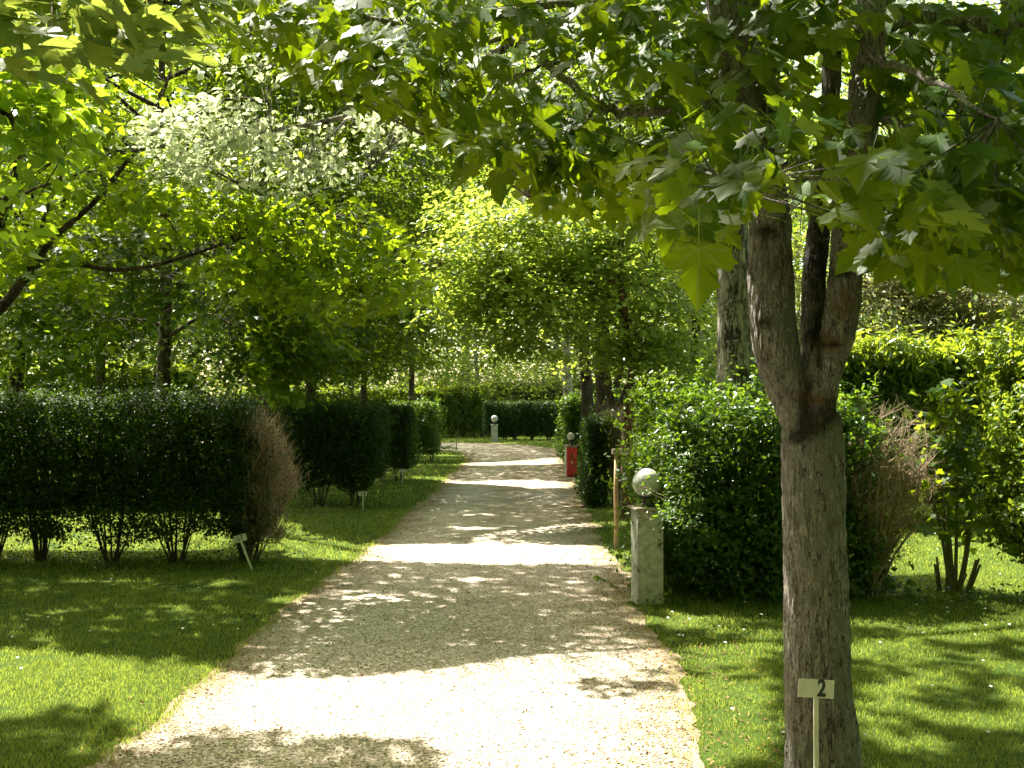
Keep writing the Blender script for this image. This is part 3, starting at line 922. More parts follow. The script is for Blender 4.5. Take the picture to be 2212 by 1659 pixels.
def lamp(loc, label, w, h, gr, yaw, red=False, neck=0.07):
    root = empty("pillar_lamp", loc, label, "garden lamp", "white globe lamps on square pillars", yaw)
    hw = w / 2
    box_mesh("pillar", -hw, hw, -hw, hw, -0.05, h, "concrete", root, 0.008, 7, 0.0035)
    box_mesh("cap", -hw - 0.025, hw + 0.025, -hw - 0.025, hw + 0.025, h + 0.001, h + 0.022, "cap_stone", root, 0.004)
    T = Tubes(); T.add([(0, 0, h + 0.022), (0, 0, h + 0.03), (0, 0, h + 0.032), (0, 0, h + neck), (0, 0, h + neck + 0.004), (0, 0, h + neck + 0.02)], [0.06, 0.06, 0.035, 0.035, 0.055, 0.055], 20)
    T.build("lamp_neck", "black_metal", None).parent = root
    sphere_mesh("globe", gr, h + neck + gr * 0.96 + 0.01, "globe", root)
    if red:
        pn = box_mesh("front_panel", -hw + 0.008, hw - 0.004, -hw - 0.05, -hw - 0.006, 0.03, h - 0.02, "red_paint", root, 0.004)
        pn["label"] = "red metal panel on the front of the pillar"
        box_mesh("dark_plate", -0.022, 0.022, -hw - 0.054, -hw - 0.0505, 0.40, 0.50, "dark_label", pn, 0.001)
        box_mesh("cream_sticker", -0.02, 0.014, -hw - 0.054, -hw - 0.0505, 0.30, 0.345, "cream_label", pn, 0.001)
        box_mesh("dark_plate", -0.012, 0.014, -hw - 0.054, -hw - 0.0505, 0.20, 0.25, "dark_label", pn, 0.001)
    return root

g = G(1403, 1308)
lamp((g[0], g[1] + 0.14, 0), "white globe lamp on a grey concrete pillar half covered by the near bush", 0.210, 0.745, 0.116, 0.16, neck=0.09)
g = G(1234, 1031)
lamp((g[0], g[1] + 0.13, 0), "globe lamp on the pillar with a red front panel", 0.235, 0.66, 0.085, 0.10, red=True, neck=0.12)
g = G(1068, 956)
lamp((g[0], g[1] + 0.14, 0), "far globe lamp on a pillar before the low trimmed hedge", 0.265, 0.70, 0.135, 0.0, neck=0.12)

# ------------------------------------------------------------------ wooden post with a cross rail
g = G(1331, 1185)
root = empty("wooden_stand", g, "slim round wooden post carrying a grey cross rail right of the path", "wooden post")
zt = float(at(1331, 982, g[1])[2])
T = Tubes(); T.add([(0, 0, -0.1), (0, 0, 0), (0.004, 0, zt * 0.3), (-0.002, 0, zt * 0.6), (0.006, 0, zt)], [0.028, 0.028, 0.027, 0.025, 0.023], 16, True)
T.build("post", "raw_wood", None).parent = root
xr = float(at(1322, 975, g[1])[0] - g[0])
box_mesh("rail", xr, xr + 0.95, -0.03, 0.03, zt, zt + 0.062, "grey_wood", root, 0.006)
T = Tubes(); T.add([(xr + 0.86, 0, -0.1), (xr + 0.86, 0, zt)], [0.028, 0.024], 14, True)
T.build("post", "raw_wood", None).parent = root
g2 = g.copy()

# thin sapling by the bend
g = G(985, 975)
root = empty("sapling", g, "bare thin young stem standing in the grass by the bend", "sapling")
T = Tubes(); T.add(curve([(0, 0, -0.03), (0.03, 0, 0.4), (0.08, 0, 0.9), (0.1, 0, 1.1)], 10), np.linspace(0.014, 0.006, 9), 6)
T.twigs(np.array([[0.05, 0, 0.7], [0.07, 0, 0.85], [0.03, 0, 0.5]]), np.array([[-0.08, 0, 1.0], [0.2, 0, 1.05], [0.16, 0, 0.75]]), 0.005, 0.003)
T.build("stem", "dark_twig", None).parent = root

# ------------------------------------------------------------------ sunny spots
def sunny(tagname, x, y, depth, r, share=0.12):
    SUNNY.append((tagname, at(x, y, depth), r, share))

sunny("oak", 1180, 560, 14.0, 1.7, 0.05); sunny("oak", 1010, 580, 13.7, 1.2, 0.05); sunny("oak", 1330, 620, 14.2, 1.2, 0.15)
sunny("poplar", 560, 270, 8.2, 0.95, 0.0); sunny("poplar", 400, 300, 8.2, 0.5, 0.05); sunny("poplar", 760, 270, 8.2, 0.7, 0.05)
sunny("linden", 120, 200, 5.2, 0.55, 0.03)
sunny("left", 560, 560, 9.5, 0.8, 0.25); sunny("left", 100, 560, 9.0, 0.7, 0.3); sunny("left", 330, 500, 9.0, 0.6, 0.4)
sunny("bush", 1420, 1070, 8.0, 0.22, 0.0); sunny("bush", 1440, 880, 8.6, 0.35, 0.3)
sunny("r", 2150, 800, 8.2, 1.0, 0.02); sunny("q", 1900, 800, 13.8, 1.0, 0.1); sunny("q", 2040, 790, 13.8, 1.0, 0.1); sunny("q", 2170, 780, 13.8, 1.0, 0.1); sunny("q", 2180, 980, 8.0, 0.7, 0.05); sunny("q", 1560, 860, 8.7, 0.35, 0.2); sunny("r", 2060, 880, 8.7, 0.45, 0.25); sunny("r", 1960, 790, 13.5, 1.3, 0.15); sunny("r", 2180, 1050, 8.0, 0.5, 0.4)
sunny("twig", 1920, 970, 8.7, 0.5, 0.05)
sunny("glint", 400, 925, 10.0, 0.16, 0.0); sunny("glint", 1395, 1020, 8.3, 0.14, 0.0)
sunny("r", 2000, 660, 19.0, 1.6, 0.3)
sunny("lampf", 1068, 905, 42.0, 0.6, 0.0); sunny("mid", 1230, 930, 22.0, 0.35, 0.2)
sunny("y", 1460, 810, 21.0, 1.4, 0.2)
sunny("maple", 1250, 250, 4.8, 0.6, 0.2); sunny("maple", 800, 100, 5.0, 0.6, 0.2); sunny("maple", 1050, 120, 5.0, 0.5, 0.2)

# ------------------------------------------------------------------ near maple
def near_maple():
    base = at(1778, 1700, 4.4); base[2] = 0
    root = empty("maple_tree", base, "near maple with forked lichen spotted trunk and big dark leaves at right", "tree", "maple trees")
    D = 4.42
    def pt(x, y, d=D): return at(x, y, d)
    T = Tubes()
    def limb(pts, widths, seg=20):
        """pts (x,y,depth); widths in photo pixels across"""
        P_ = np.array([at(a, b2, c) for a, b2, c in pts])
        R_ = np.array([w / 2 / F * c for w, (a, b2, c) in zip(widths, pts)])
        Q = curve(P_, 6 * len(pts)); tt = np.linspace(0, 1, len(Q))
        # radii by arc parameter
        RR = np.interp(tt, np.linspace(0, 1, len(R_)), R_)
        T.add(Q, RR, seg, True)
        return Q
    b = base.copy()
    limb([(1787, 1790, D), (1782, 1690, D), (1777, 1600, D), (1768, 1500, D), (1763, 1350, D), (1760, 1200, D), (1757, 1050, D), (1755, 950, D), (1757, 890, D)], [215, 170, 152, 142, 138, 134, 131, 132, 118], 26)
    l1 = limb([(1748, 990, D), (1730, 900, D - 0.01), (1700, 830, D - 0.02), (1674, 740, D - 0.02), (1666, 640, D), (1664, 540, D), (1664, 480, D), (1655, 400, D + .03), (1645, 250, D + 0.08), (1630, 100, D + 0.1), (1600, -80, D + 0.1), (1570, -400, D + .2)],
         [66, 92, 92, 99, 100, 92, 90, 84, 76, 70, 62, 50])
    limb([(1655, 420, D), (1625, 300, D - 0.05), (1590, 160, D - .1), (1562, 30, D - .15), (1540, -120, D - 0.2), (1500, -400, D - .3)], [60, 66, 70, 66, 58, 40])
    l2 = limb([(1772, 960, D - 0.03), (1772, 860, D - 0.08), (1782, 800, D - 0.1), (1805, 740, D - 0.12), (1818, 680, D - 0.12), (1826, 600, D - 0.12), (1833, 500, D - 0.1), (1848, 400, D - .1), (1862, 280, D - .08), (1872, 150, D), (1884, 0, D), (1895, -200, D), (1900, -450, D + .1)],
         [50, 74, 78, 72, 74, 74, 70, 66, 68, 70, 66, 58, 40])
    l3 = limb([(1755, 960, D + 0.1), (1757, 860, D + 0.2), (1758, 760, D + 0.3), (1757, 640, D + 0.34), (1768, 500, D + 0.38), (1782, 350, D + 0.42), (1795, 200, D + 0.45), (1800, 50, D + .45), (1810, -200, D + .5)],
         [56, 60, 56, 52, 48, 44, 40, 38, 32])
    me_o = mesh_np("trunk_raw", np.concatenate(T.v), [np.concatenate(T.f)] + T.cap, "maple_bark")
    md = me_o.modifiers.new("r", 'REMESH'); md.mode = 'VOXEL'; md.voxel_size = 0.0068; md.adaptivity = 0.0
    sm = me_o.modifiers.new("s", 'SMOOTH'); sm.iterations = 6; sm.factor = 0.5
    dg = bpy.context.evaluated_depsgraph_get()
    me = bpy.data.meshes.new_from_object(me_o.evaluated_get(dg))
    bpy.data.objects.remove(me_o)
    n = len(me.vertices)
    co = np.empty(n * 3); me.vertices.foreach_get("co", co); co = co.reshape(-1, 3)
    nr = np.empty(n * 3); me.vertices.foreach_get("normal", nr); nr = nr.reshape(-1, 3)
    dsp = np.empty(n)
    for i in range(n):
        c = co[i]
        a = mnoise.noise(Vector((c[0] * 75, c[1] * 75, c[2] * 10.0)))
        b3 = mnoise.noise(Vector((c[0] * 90 + 7, c[1] * 90, c[2] * 19)))
        e = mnoise.noise(Vector((c[0] * 7, c[1] * 7, c[2] * 5 + 3)))
        dsp[i] = 0.0075 * (abs(a) * 1.8 - 0.5) + 0.0018 * b3 + 0.0055 * e
    co = co + nr * dsp[:, None]
    sx, sy = seen(co)
    def spot(x, y, rx, ry):
        return np.exp(-(((sx - x) / rx) ** 2 + ((sy - y) / ry) ** 2))
    moss_shade = spot(1760, 905, 45, 40) + spot(1720, 948, 25, 18) + spot(1745, 860, 14, 60) + spot(1800, 745, 32, 9) + spot(1815, 590, 30, 12) + spot(1660, 500, 42, 18) \
        + spot(1650, 695, 22, 14) + spot(1770, 770, 10, 60) + spot(1835, 560, 10, 40) + spot(1795, 880, 20, 30)
    back = (co[:, 1] > D + 0.10) & (co[:, 2] > 1.5)
    moss_shade = moss_shade + np.where(back, 0.8, 0)  # whole rear limb darkened: its moss and its shade painted as one tone
    ochre = spot(1763, 862, 40, 12) + spot(1790, 740, 40, 22) + spot(1822, 655, 32, 40) * 0.8 + spot(1740, 850, 9, 60) * 0.8 + spot(1690, 590, 45, 50) * 0.4 + spot(1830, 540, 34, 40) * 0.35 + spot(1800, 1130, 12, 14) + 0.04
    lich = 0.35 + spot(1700, 700, 30, 40) + spot(1760, 790, 25, 25) + spot(1735, 920, 14, 40) + spot(1700, 1020, 16, 18) + spot(1790, 960, 30, 30) * 0.5 + spot(1775, 1180, 30, 8) + spot(1810, 1330, 12, 14) + 0.3 * spot(1760, 1100, 100, 90)
    me.vertices.foreach_set("co", (co - base).astype(np.float32).ravel())
    for k, v in (("moss_shade", np.clip(moss_shade, 0, 1)), ("ochre", np.clip(ochre, 0, 1)), ("lichen", np.clip(lich, 0, 1))):
        at2 = me.attributes.new(k, 'FLOAT', 'POINT'); at2.data.foreach_set("value", v.astype(np.float32))
    me.polygons.foreach_set("use_smooth", np.ones(len(me.polygons), bool))
    me.materials.clear(); me.materials.append(MATS["maple_bark"])
    me.update()
    to = bpy.data.objects.new("trunk", me); COL.objects.link(to); to.parent = root
    # boughs
    B = Tubes()
    nodes = []
    def bough(pts, w0, w1, seg=10):
        Q = curve([at(*p_) for p_ in pts], 5 * len(pts))
        Q = Q + rng.normal(0, 0.006, Q.shape)
        B.add(Q, np.linspace(w0 / 2, w1 / 2, len(Q)), seg)
        nodes.append(Q)
    bough([(1640, 250, D + .05), (1560, 215, 4.6), (1490, 232, 4.8), (1440, 238, 4.9), (1380, 243, 5.0), (1310, 235, 5.1), (1240, 185, 5.2), (1170, 128, 5.3), (1092, 78, 5.4)], 0.065, 0.036)
    bough([(1092, 78, 5.4), (1105, 30, 5.5), (1120, -60, 5.6)], 0.03, 0.012, 6)
    bough([(1092, 78, 5.4), (1000, 110, 5.4), (900, 150, 5.5), (800, 160, 5.5), (700, 130, 5.6)], 0.03, 0.010, 6)
    bough([(1180, 140, 5.3), (1100, 170, 5.2), (1020, 235, 5.1), (960, 320, 5.0)], 0.022, 0.008, 6)
    bough([(1290, 225, 5.1), (1240, 300, 5.0), (1180, 360, 4.9), (1150, 430, 4.8)], 0.022, 0.007, 6)
    bough([(1600, -60, D), (1450, -40, 4.6), (1300, 0, 4.8), (1150, 20, 5.0), (950, 60, 5.1), (760, 40, 5.2), (600, 60, 5.2), (500, 90, 5.2)], 0.06, 0.012, 8)
    bough([(1885, 60, D), (1960, 42, 4.5), (2060, 48, 4.5), (2180, 60, 4.5), (2320, 50, 4.6)], 0.085, 0.06, 12)
    bough([(1870, 250, D), (1950, 270, 4.2), (2010, 330, 4.0), (2040, 420, 3.8), (2120, 480, 3.6)], 0.04, 0.01, 8)
    bough([(1860, 330, D - .1), (1800, 330, 3.9), (1720, 350, 3.5), (1640, 380, 3.2), (1560, 400, 3.0)], 0.035, 0.008, 8)
    bough([(1660, 420, D - .1), (1580, 400, 4.0), (1500, 410, 3.7), (1440, 440, 3.5)], 0.03, 0.008, 8)
    bough([(1872, 120, D - .1), (1960, 150, 3.8), (2060, 200, 3.3), (2150, 260, 3.0)], 0.035, 0.008, 8)
    bough([(1835, 480, D - .1), (1900, 480, 4.0), (1980, 500, 3.7), (2080, 540, 3.5)], 0.03, 0.008, 8)
    bough([(2180, 60, 4.5), (2160, 200, 4.6), (2200, 300, 4.6)], 0.02, 0.008, 6)
    bough([(1960, 42, 4.5), (2000, 150, 4.7), (2080, 230, 4.8)], 0.02, 0.008, 6)
    nodes = np.concatenate(nodes)
    L = Leaves("maple")
    BX = [-500, 480, 640, 760, 900, 1000, 1100, 1180, 1300, 1430, 1500, 1600, 1660, 1700, 1780, 1860, 2000, 2212, 2700]
    BY = [60, 110, 190, 250, 280, 390, 440, 480, 520, 560, 570, 500, 415, 415, 500, 560, 620, 630, 630]
    def keepf(p_):
        x, y = seen(p_)
        limb_ = (((x > 1618) & (x < 1712) & (y > 350)) | ((x > 1795) & (x < 1862) & (y > 330)) | ((x > 1848) & (x < 1912) & (y < 330))) & (rng.random(len(x)) < 0.55)
        limb_ |= near_line(p_, [(1090, 78), (1170, 128), (1240, 185), (1310, 235), (1380, 243), (1440, 238)], 42) & (rng.random(len(x)) < 0.86)
        return (p_[:, 1] > 6.5) | (p_[:, 2] > 6) | ~limb_ & (y < np.interp(x, BX, BY) - 35 + 40 * (nz(71, x, y, 60) - 0.5))
    L.keepf = keepf
    def region(poly, n_, d0, d1, per, spread, size, avoid=()):
        c = poly_points(poly, n_, d0, d1)
        if len(avoid):
            x, y = seen(c)
            k = np.ones(len(c), bool)
            for (ax, ay, rx, ry) in avoid:
                k &= ((x - ax) / rx) ** 2 + ((y - ay) / ry) ** 2 > 1
            c = c[k]
        link_twigs(B, nodes, c, 0.006, 0.0018, 1.0, 0.03)
        out = np.stack([rng.normal(0, 1, len(c)), -0.5 - rng.random(len(c)), rng.normal(0, .2, len(c))], 1)
        sprays(L, c, "maple", per, spread, size, out, flat=0.6, droop=0.9, tilt=0.42, cull=True, face=1.25)
    holes = [(1705, 262, 42, 70), (1720, 640, 60, 60), (1690, 560, 50, 60), (1835, 640, 40, 70), (1850, 200, 40, 60)]
    region([(1400, 250), (1620, 210), (1850, 250), (2260, 120), (2260, 560), (2160, 600), (1960, 560), (1870, 545), (1800, 560), (1720, 520), (1640, 470), (1560, 500), (1500, 540), (1430, 470)], 100, 2.9, 3.9, 10, 0.19, 0.108, holes)
    region([(1500, 350), (1750, 300), (2000, 400), (2200, 450), (2100, 560), (1900, 520), (1750, 500), (1600, 470), (1480, 520)], 18, 2.5, 3.0, 6, 0.15, 0.118, holes)
    region([(1840, -60), (2260, -60), (2260, 620), (1900, 590), (1880, 300)], 100, 4.0, 5.6, 11, 0.24, 0.112)
    region([(1860, 520), (2260, 520), (2260, 640), (2050, 640), (1900, 610)], 22, 4.2, 5.6, 8, 0.24, 0.13)
    region([(1500, -80), (1850, -80), (1840, 60), (1700, 90), (1640, 200), (1480, 220)], 40, 3.9, 4.9, 9, 0.22, 0.12, [(1560, 60, 45, 150), (1878, 60, 40, 150)])
    region([(1480, 480), (1600, 480), (1600, 640), (1530, 640), (1490, 560)], 8, 3.8, 4.6, 6, 0.16, 0.125)
    region([(500, -60), (1520, -60), (1500, 230), (1300, 330), (1150, 200), (1040, 160), (930, 230), (760, 170), (640, 180), (560, 60), (480, 30)], 180, 4.3, 5.8, 11, 0.23, 0.106, [(1190, 120, 40, 60)])
    region([(600, 60), (900, 80), (920, 240), (820, 190), (700, 190), (620, 130)], 24, 4.6, 5.4, 8, 0.2, 0.13)
    region([(930, 180), (1450, 250), (1500, 450), (1380, 420), (1260, 380), (1180, 470), (1090, 340), (980, 360)], 56, 4.2, 5.4, 9, 0.2, 0.115, [(1190, 130, 40, 60)])
    B.build("branches", "maple_bark", root)
    return root, L

MAPLE, MAPLE_L = near_maple()

# ------------------------------------------------------------------ near left maple and linden, trunks outside the picture
def left_near():
    base = np.array([-3.3, 2.2, 0])
    root = empty("maple_tree", base, "maple reaching in from the top left corner with large dark leaves", "tree", "maple trees")
    T = Tubes(); tp = curve([base, base + [0.1, 0, 1.5], base + [0.3, 0.2, 3.5], base + [0.4, 0.3, 6]], 16)
    T.add(tp, np.linspace(0.16, 0.07, len(tp)), 14); T.build("trunk", "maple_bark", root)
    B = Tubes(); q = curve([tp[8], at(-100, -60, 3.3), at(150, -10, 3.5), at(420, 10, 3.7)], 16)
    B.add(q, np.linspace(0.03, 0.006, len(q)), 6)
    L = Leaves("x")
    c = poly_points([(-80, -120), (470, -120), (450, 30), (330, 60), (150, 40), (60, 90), (-80, 90)], 26, 3.0, 4.0)
    link_twigs(B, q, c, 0.006, 0.002)
    sprays(L, c, "maple", 7, 0.17, 0.14, np.tile([0.8, -0.2, 0], (len(c), 1)) + rng.normal(0, .4, (len(c), 3)), flat=0.5, droop=0.9)
    c2, d2 = blob_points(base + [0.3, 0.3, 5.2], (1.8, 1.4, 1.2), 90)
    sprays(L, c2, "maple_small", 14, 0.35, 0.13, d2)
    B.build("branches", "maple_bark", root); L.build("crown", "maple_leaf", root)
    # linden
    base = np.array([-4.6, 5.0, 0])
    root = empty("linden_tree", base, "linden branch with pale yellow green heart shaped leaves at the left edge", "tree")
    T = Tubes(); tp = curve([base, base + [0.1, 0, 2], base + [0.3, 0.1, 4], base + [0.3, 0.2, 7]], 16)
    T.add(tp, np.linspace(0.15, 0.06, len(tp)), 14); T.build("trunk", "grey_bark", root)
    B = Tubes(); q = curve([tp[9], at(-60, 60, 5.0), at(90, 110, 5.2), at(215, 150, 5.3)], 16)
    q2 = curve([tp[7], at(-80, 240, 5.2), at(40, 280, 5.3), at(140, 330, 5.3)], 14)
    B.add(q, np.linspace(0.03, 0.005, len(q)), 6); B.add(q2, np.linspace(0.025, 0.004, len(q2)), 6)
    L = Leaves("linden")
    c = poly_points([(-80, 60), (150, 80), (240, 140), (200, 230), (150, 330), (90, 360), (-80, 300)], 60, 4.9, 5.6)
    c = np.vstack([c, poly_points([(-60, 380), (60, 400), (70, 480), (-60, 500)], 5, 5, 5.5)])
    link_twigs(B, np.concatenate([q, q2]), c, 0.005, 0.0015)
    sprays(L, c, "heart", 12, 0.15, 0.085, np.tile([0.8, -0.1, 0], (len(c), 1)) + rng.normal(0, .5, (len(c), 3)), flat=0.7, droop=1.2, tilt=0.7)
    c2, d2 = blob_points(base + [0.3, 0.3, 6.5], (2.0, 1.8, 1.3), 110)
    sprays(L, c2, "oval", 16, 0.4, 0.12, d2)
    B.build("branches", "dark_bark", root); L.build("crown", "linden_leaf", root)
left_near()

def left_branchy():
    """young maple left of the long hedge: its branches rise into the picture"""
    base = np.array([-5.6, 9.2, 0])
    root = empty("maple_tree", base, "leaning branches with small yellow green maple leaves at the left above the hedge", "tree", "maple trees")
    T = Tubes(); tp = curve([base, at(-180, 1000, 9.2), at(-120, 800, 9.2), at(-70, 720, 9.2)], 14)
    T.add(tp, np.linspace(0.13, 0.10, len(tp)), 14); T.build("trunk", "dark_bark", root)
    B = Tubes(); nodes = []
    def bough(pts, r0, r1):
        Q = curve([at(*p_) for p_ in pts], 6 * len(pts)); B.add(Q, np.linspace(r0, r1, len(Q)), 8); nodes.append(Q)
    bough([(-75, 730, 9.2), (10, 660, 9.1), (80, 560, 9.0), (120, 510, 9.0), (200, 440, 9.0), (262, 365, 9.0), (330, 260, 9.0), (380, 120, 9.0)], 0.043, 0.010)
    bough([(0, 665, 9.1), (50, 600, 9.4), (75, 540, 9.5), (110, 430, 9.6), (160, 320, 9.6)], 0.035, 0.01)
    bough([(-70, 700, 9.2), (-20, 560, 8.8), (10, 450, 8.7), (40, 340, 8.6), (60, 200, 8.6)], 0.055, 0.015)
    bough([(10, 450, 8.7), (70, 410, 8.8), (160, 380, 9.0), (240, 330, 9.0)], 0.02, 0.006)
    bough([(60, 580, 9.0), (130, 560, 8.9), (190, 575, 8.9), (260, 583, 8.9), (340, 572, 8.9), (430, 545, 8.9), (520, 515, 8.9), (620, 500, 9.0), (720, 470, 9.0)], 0.026, 0.007)
    bough([(430, 545, 8.9), (500, 580, 9.0), (580, 600, 9.1), (680, 620, 9.1), (760, 640, 9.2)], 0.010, 0.004)
    bough([(-60, 600, 9.2), (20, 520, 9.4), (60, 525, 9.5), (110, 500, 9.6)], 0.02, 0.006)
    nodes = np.concatenate(nodes)
    L = Leaves("left")
    PB = [(270, 290), (380, 200), (430, 110), (560, 90), (850, 120), (880, 350), (740, 430), (560, 420), (400, 390)]
    BL = [(-75, 730), (10, 660), (80, 560), (120, 510), (200, 440), (262, 365)], [(190, 575), (260, 583), (340, 572), (430, 545), (520, 515)], [(-20, 560), (10, 450), (40, 340)]
    def kf(p_):
        k = inpoly(*seen(p_), PB) & (p_[:, 1] < 9.3)
        for ln_ in BL:
            k |= near_line(p_, ln_, 24) & (rng.random(len(p_)) < 0.85)
        return ~k
    L.keepf = kf
    for poly, n_, sz_ in (
        ([(380, 430), (560, 420), (800, 440), (870, 520), (890, 640), (780, 660), (660, 650), (560, 600), (420, 570)], 300, 0.088),
        ([(-60, 480), (180, 500), (200, 580), (150, 620), (60, 590), (-60, 640)], 80, 0.09),
        ([(180, 360), (320, 380), (380, 430), (300, 480), (220, 460)], 45, 0.088),
        ([(-60, 360), (200, 300), (700, 330), (500, 420), (200, 420), (-60, 450)], 70, 0.088),
        ([(-60, -60), (400, -60), (600, 100), (300, 300), (-60, 300)], 90, 0.10)):
        c = poly_points(poly, n_, 7.9, 10.0)
        link_twigs(B, nodes, c, 0.005, 0.0016, 0.8)
        sprays(L, c, "maple_small", 13, 0.24, sz_, None, flat=0.4, droop=0.9, tilt=0.5)
    B.build("branches", "dark_bark", root); L.build("crown", "young_leaf", root)
left_branchy()

# ------------------------------------------------------------------ white poplar behind the maple
def poplar():
    base = np.array([(1600 - CX) / F * 10.6, 10.6, 0])
    trunk = [base + [0.02, 0, -0.1], at(1603, 1000, 10.6), at(1596, 800, 10.6), at(1590, 650, 10.6), at(1580, 450, 10.6), at(1600, 200, 10.6), at(1640, -100, 10.6), at(1660, -500, 10.6)]
    nodesx = []
    def extra(L, B, nodes):
        br = [curve([at(1590, 50, 10.6), at(1300, 20, 10.0), at(1000, 150, 9.3), at(800, 235, 8.8), at(640, 275, 8.6), at(480, 290, 8.5), at(330, 285, 8.5)], 40),
              curve([at(900, 190, 9.0), at(760, 160, 8.8), at(620, 140, 8.7), at(480, 150, 8.6)], 20),
              curve([at(760, 245, 8.7), at(680, 330, 8.6), at(600, 385, 8.6), at(520, 400, 8.5)], 20),
              curve([at(860, 215, 8.9), at(850, 300, 8.8), at(800, 370, 8.7), at(760, 410, 8.7)], 14)]
        B.add(br[0], np.linspace(0.05, 0.006, len(br[0])), 8)
        for b5 in br[1:]: B.add(b5, np.linspace(0.014, 0.004, len(b5)), 6)
        nd = np.concatenate(br)
        for poly, n_ in (([(275, 285), (380, 230), (470, 200), (600, 210), (760, 220), (850, 250), (850, 330), (740, 360), (600, 340), (480, 320), (340, 350)], 120),
                         ([(430, 120), (560, 100), (700, 130), (640, 180), (480, 180)], 28), ([(520, 350), (700, 350), (700, 420), (560, 420)], 24),
                         ([(340, 340), (460, 330), (450, 385), (380, 385)], 18),
                         ([(740, 110), (1000, 90), (1150, 180), (1000, 260), (850, 330), (770, 420), (720, 380)], 60)):
            c = poly_points(poly, int(n_ * 1.3), 7.7, 8.8)
            link_twigs(B, nd, c, 0.004, 0.0015)
            sprays(L, c, "round", 13, 0.19, 0.072, np.tile([-1.0, -0.3, 0], (len(c), 1)) + rng.normal(0, .4, (len(c), 3)), flat=0.6, droop=0.4, tilt=0.75)
    return tree("white_poplar", "large white poplar with rough grey trunk behind the maple and silvery leaved branch", base, 9, 0.285, "grey_bark", "poplar_leaf", "oval", 0.10,
         [((2.6, 11.5, 9.0), (3.0, 3.0, 2.6), 260), ((0.0, 11.5, 8.0), (2.2, 2.4, 1.4), 110)], per=16, spread=0.45, limbs=8, trunk_pts=trunk, extra=extra, skip="poplar", seg=18, limb_z=0.6, zmin=5.5)
poplar()

# ------------------------------------------------------------------ the other trees
def gp(x, depth, z=0.0):
    return np.array([(x - CX) / F * depth, depth, z])

def zz(y, depth): return EYE + (HZ - y) / F * depth

def blob(x, y, depth, rx, ry, rz, n_):
    return (tuple(at(x, y, depth)), (rx, ry, rz), n_)

tree("oak_tree", "slim reddish trunked oak with bright sunlit leaves hanging over the path", gp(1362, 14.5), 5.0, 0.10, "red_bark", "oak_leaf", "oak", 0.095,
     [blob(1200, 560, 14.0, 1.3, 1.1, 0.75, 130), blob(1330, 640, 14.6, 1.25, 1.2, 0.9, 140), blob(1010, 600, 13.8, 0.75, 0.9, 0.55, 60),
      blob(1400, 480, 14.8, 1.2, 1.2, 0.9, 90), blob(1130, 690, 14.0, 0.8, 0.9, 0.5, 60), blob(1480, 720, 14.6, 0.8, 1.0, 0.7, 60), blob(1320, 770, 14.3, 0.7, .7, .3, 26), blob(1080, 450, 14.6, 0.9, 0.9, 0.45, 60), blob(1280, 400, 15.0, 1.1, 0.9, 0.5, 70)],
     per=26, spread=0.36, limbs=16, lean=(-0.15, 0), skip="oak", limb_z=0.42, twig_share=0.8, zmin=1.9)

LT = dict(per=24, spread=0.48, twig_share=0.4, limb_z=0.3, zmin=1.75)
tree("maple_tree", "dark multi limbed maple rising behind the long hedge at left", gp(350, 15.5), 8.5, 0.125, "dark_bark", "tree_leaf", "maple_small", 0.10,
     [blob(330, 380, 15.5, 2.8, 2.0, 2.2, 320), blob(400, 560, 13.8, 1.6, 0.8, 1.2, 110), blob(130, 700, 13.2, 1.4, 0.8, 0.7, 190), blob(430, 700, 13.4, 1.5, 0.8, 0.7, 200), blob(330, 520, 13.2, 1.6, 0.7, 0.8, 110), blob(180, 640, 15.0, 1.7, 1.5, 1.0, 120), blob(500, 640, 15.0, 1.4, 1.4, 1.1, 130), blob(330, 740, 14.6, 2.6, 1.3, 0.7, 190), blob(480, 800, 14.2, 1.0, 1.0, 0.4, 60), blob(400, 60, 16, 3, 2.5, 1.6, 200)], limbs=18, group="maple trees", **LT)
tree("linden_tree", "dark crowned tree over the gap between the long hedge and second hedge", gp(565, 19), 9, 0.12, "dark_bark", "tree_leaf", "heart", 0.095,
     [blob(600, 420, 19, 2.3, 2.0, 2.4, 230), blob(690, 660, 18, 1.6, 1.4, 1.2, 170), blob(560, 740, 18, 1.6, 1.2, 0.8, 130), blob(700, 100, 19.5, 3.0, 2.2, 1.8, 170)], limbs=12, **LT)
tree("linden_tree", "dark trunked linden rising over the middle of the second hedge block", gp(669, 22), 10, 0.125, "dark_bark", "tree_leaf", "heart", 0.10,
     [blob(760, 450, 22, 2.2, 2.0, 2.6, 210), blob(770, 700, 21, 1.5, 1.5, 1.1, 190), blob(850, 560, 22, 1.2, 1.3, 1.3, 90), blob(850, 200, 23, 2.4, 2.2, 1.8, 110)], limbs=12, **LT)
tree("linden_tree", "slender tree standing behind the right end of the second hedge block", gp(786, 30), 10, 0.10, "dark_bark", "tree_leaf", "heart", 0.11,
     [blob(800, 560, 30, 2.5, 2.5, 2.6, 190), blob(870, 720, 29, 1.5, 1.5, 1.0, 90)], limbs=10, **LT)
tree("linden_tree", "small straight trunked tree above the fourth hedge block near the bend", gp(885, 34), 10, 0.11, "dark_bark", "tree_leaf", "oval", 0.11,
     [blob(900, 600, 34, 2.2, 2.5, 2.4, 150), blob(880, 740, 33, 1.7, 1.6, 0.9, 80)], limbs=10, **LT)
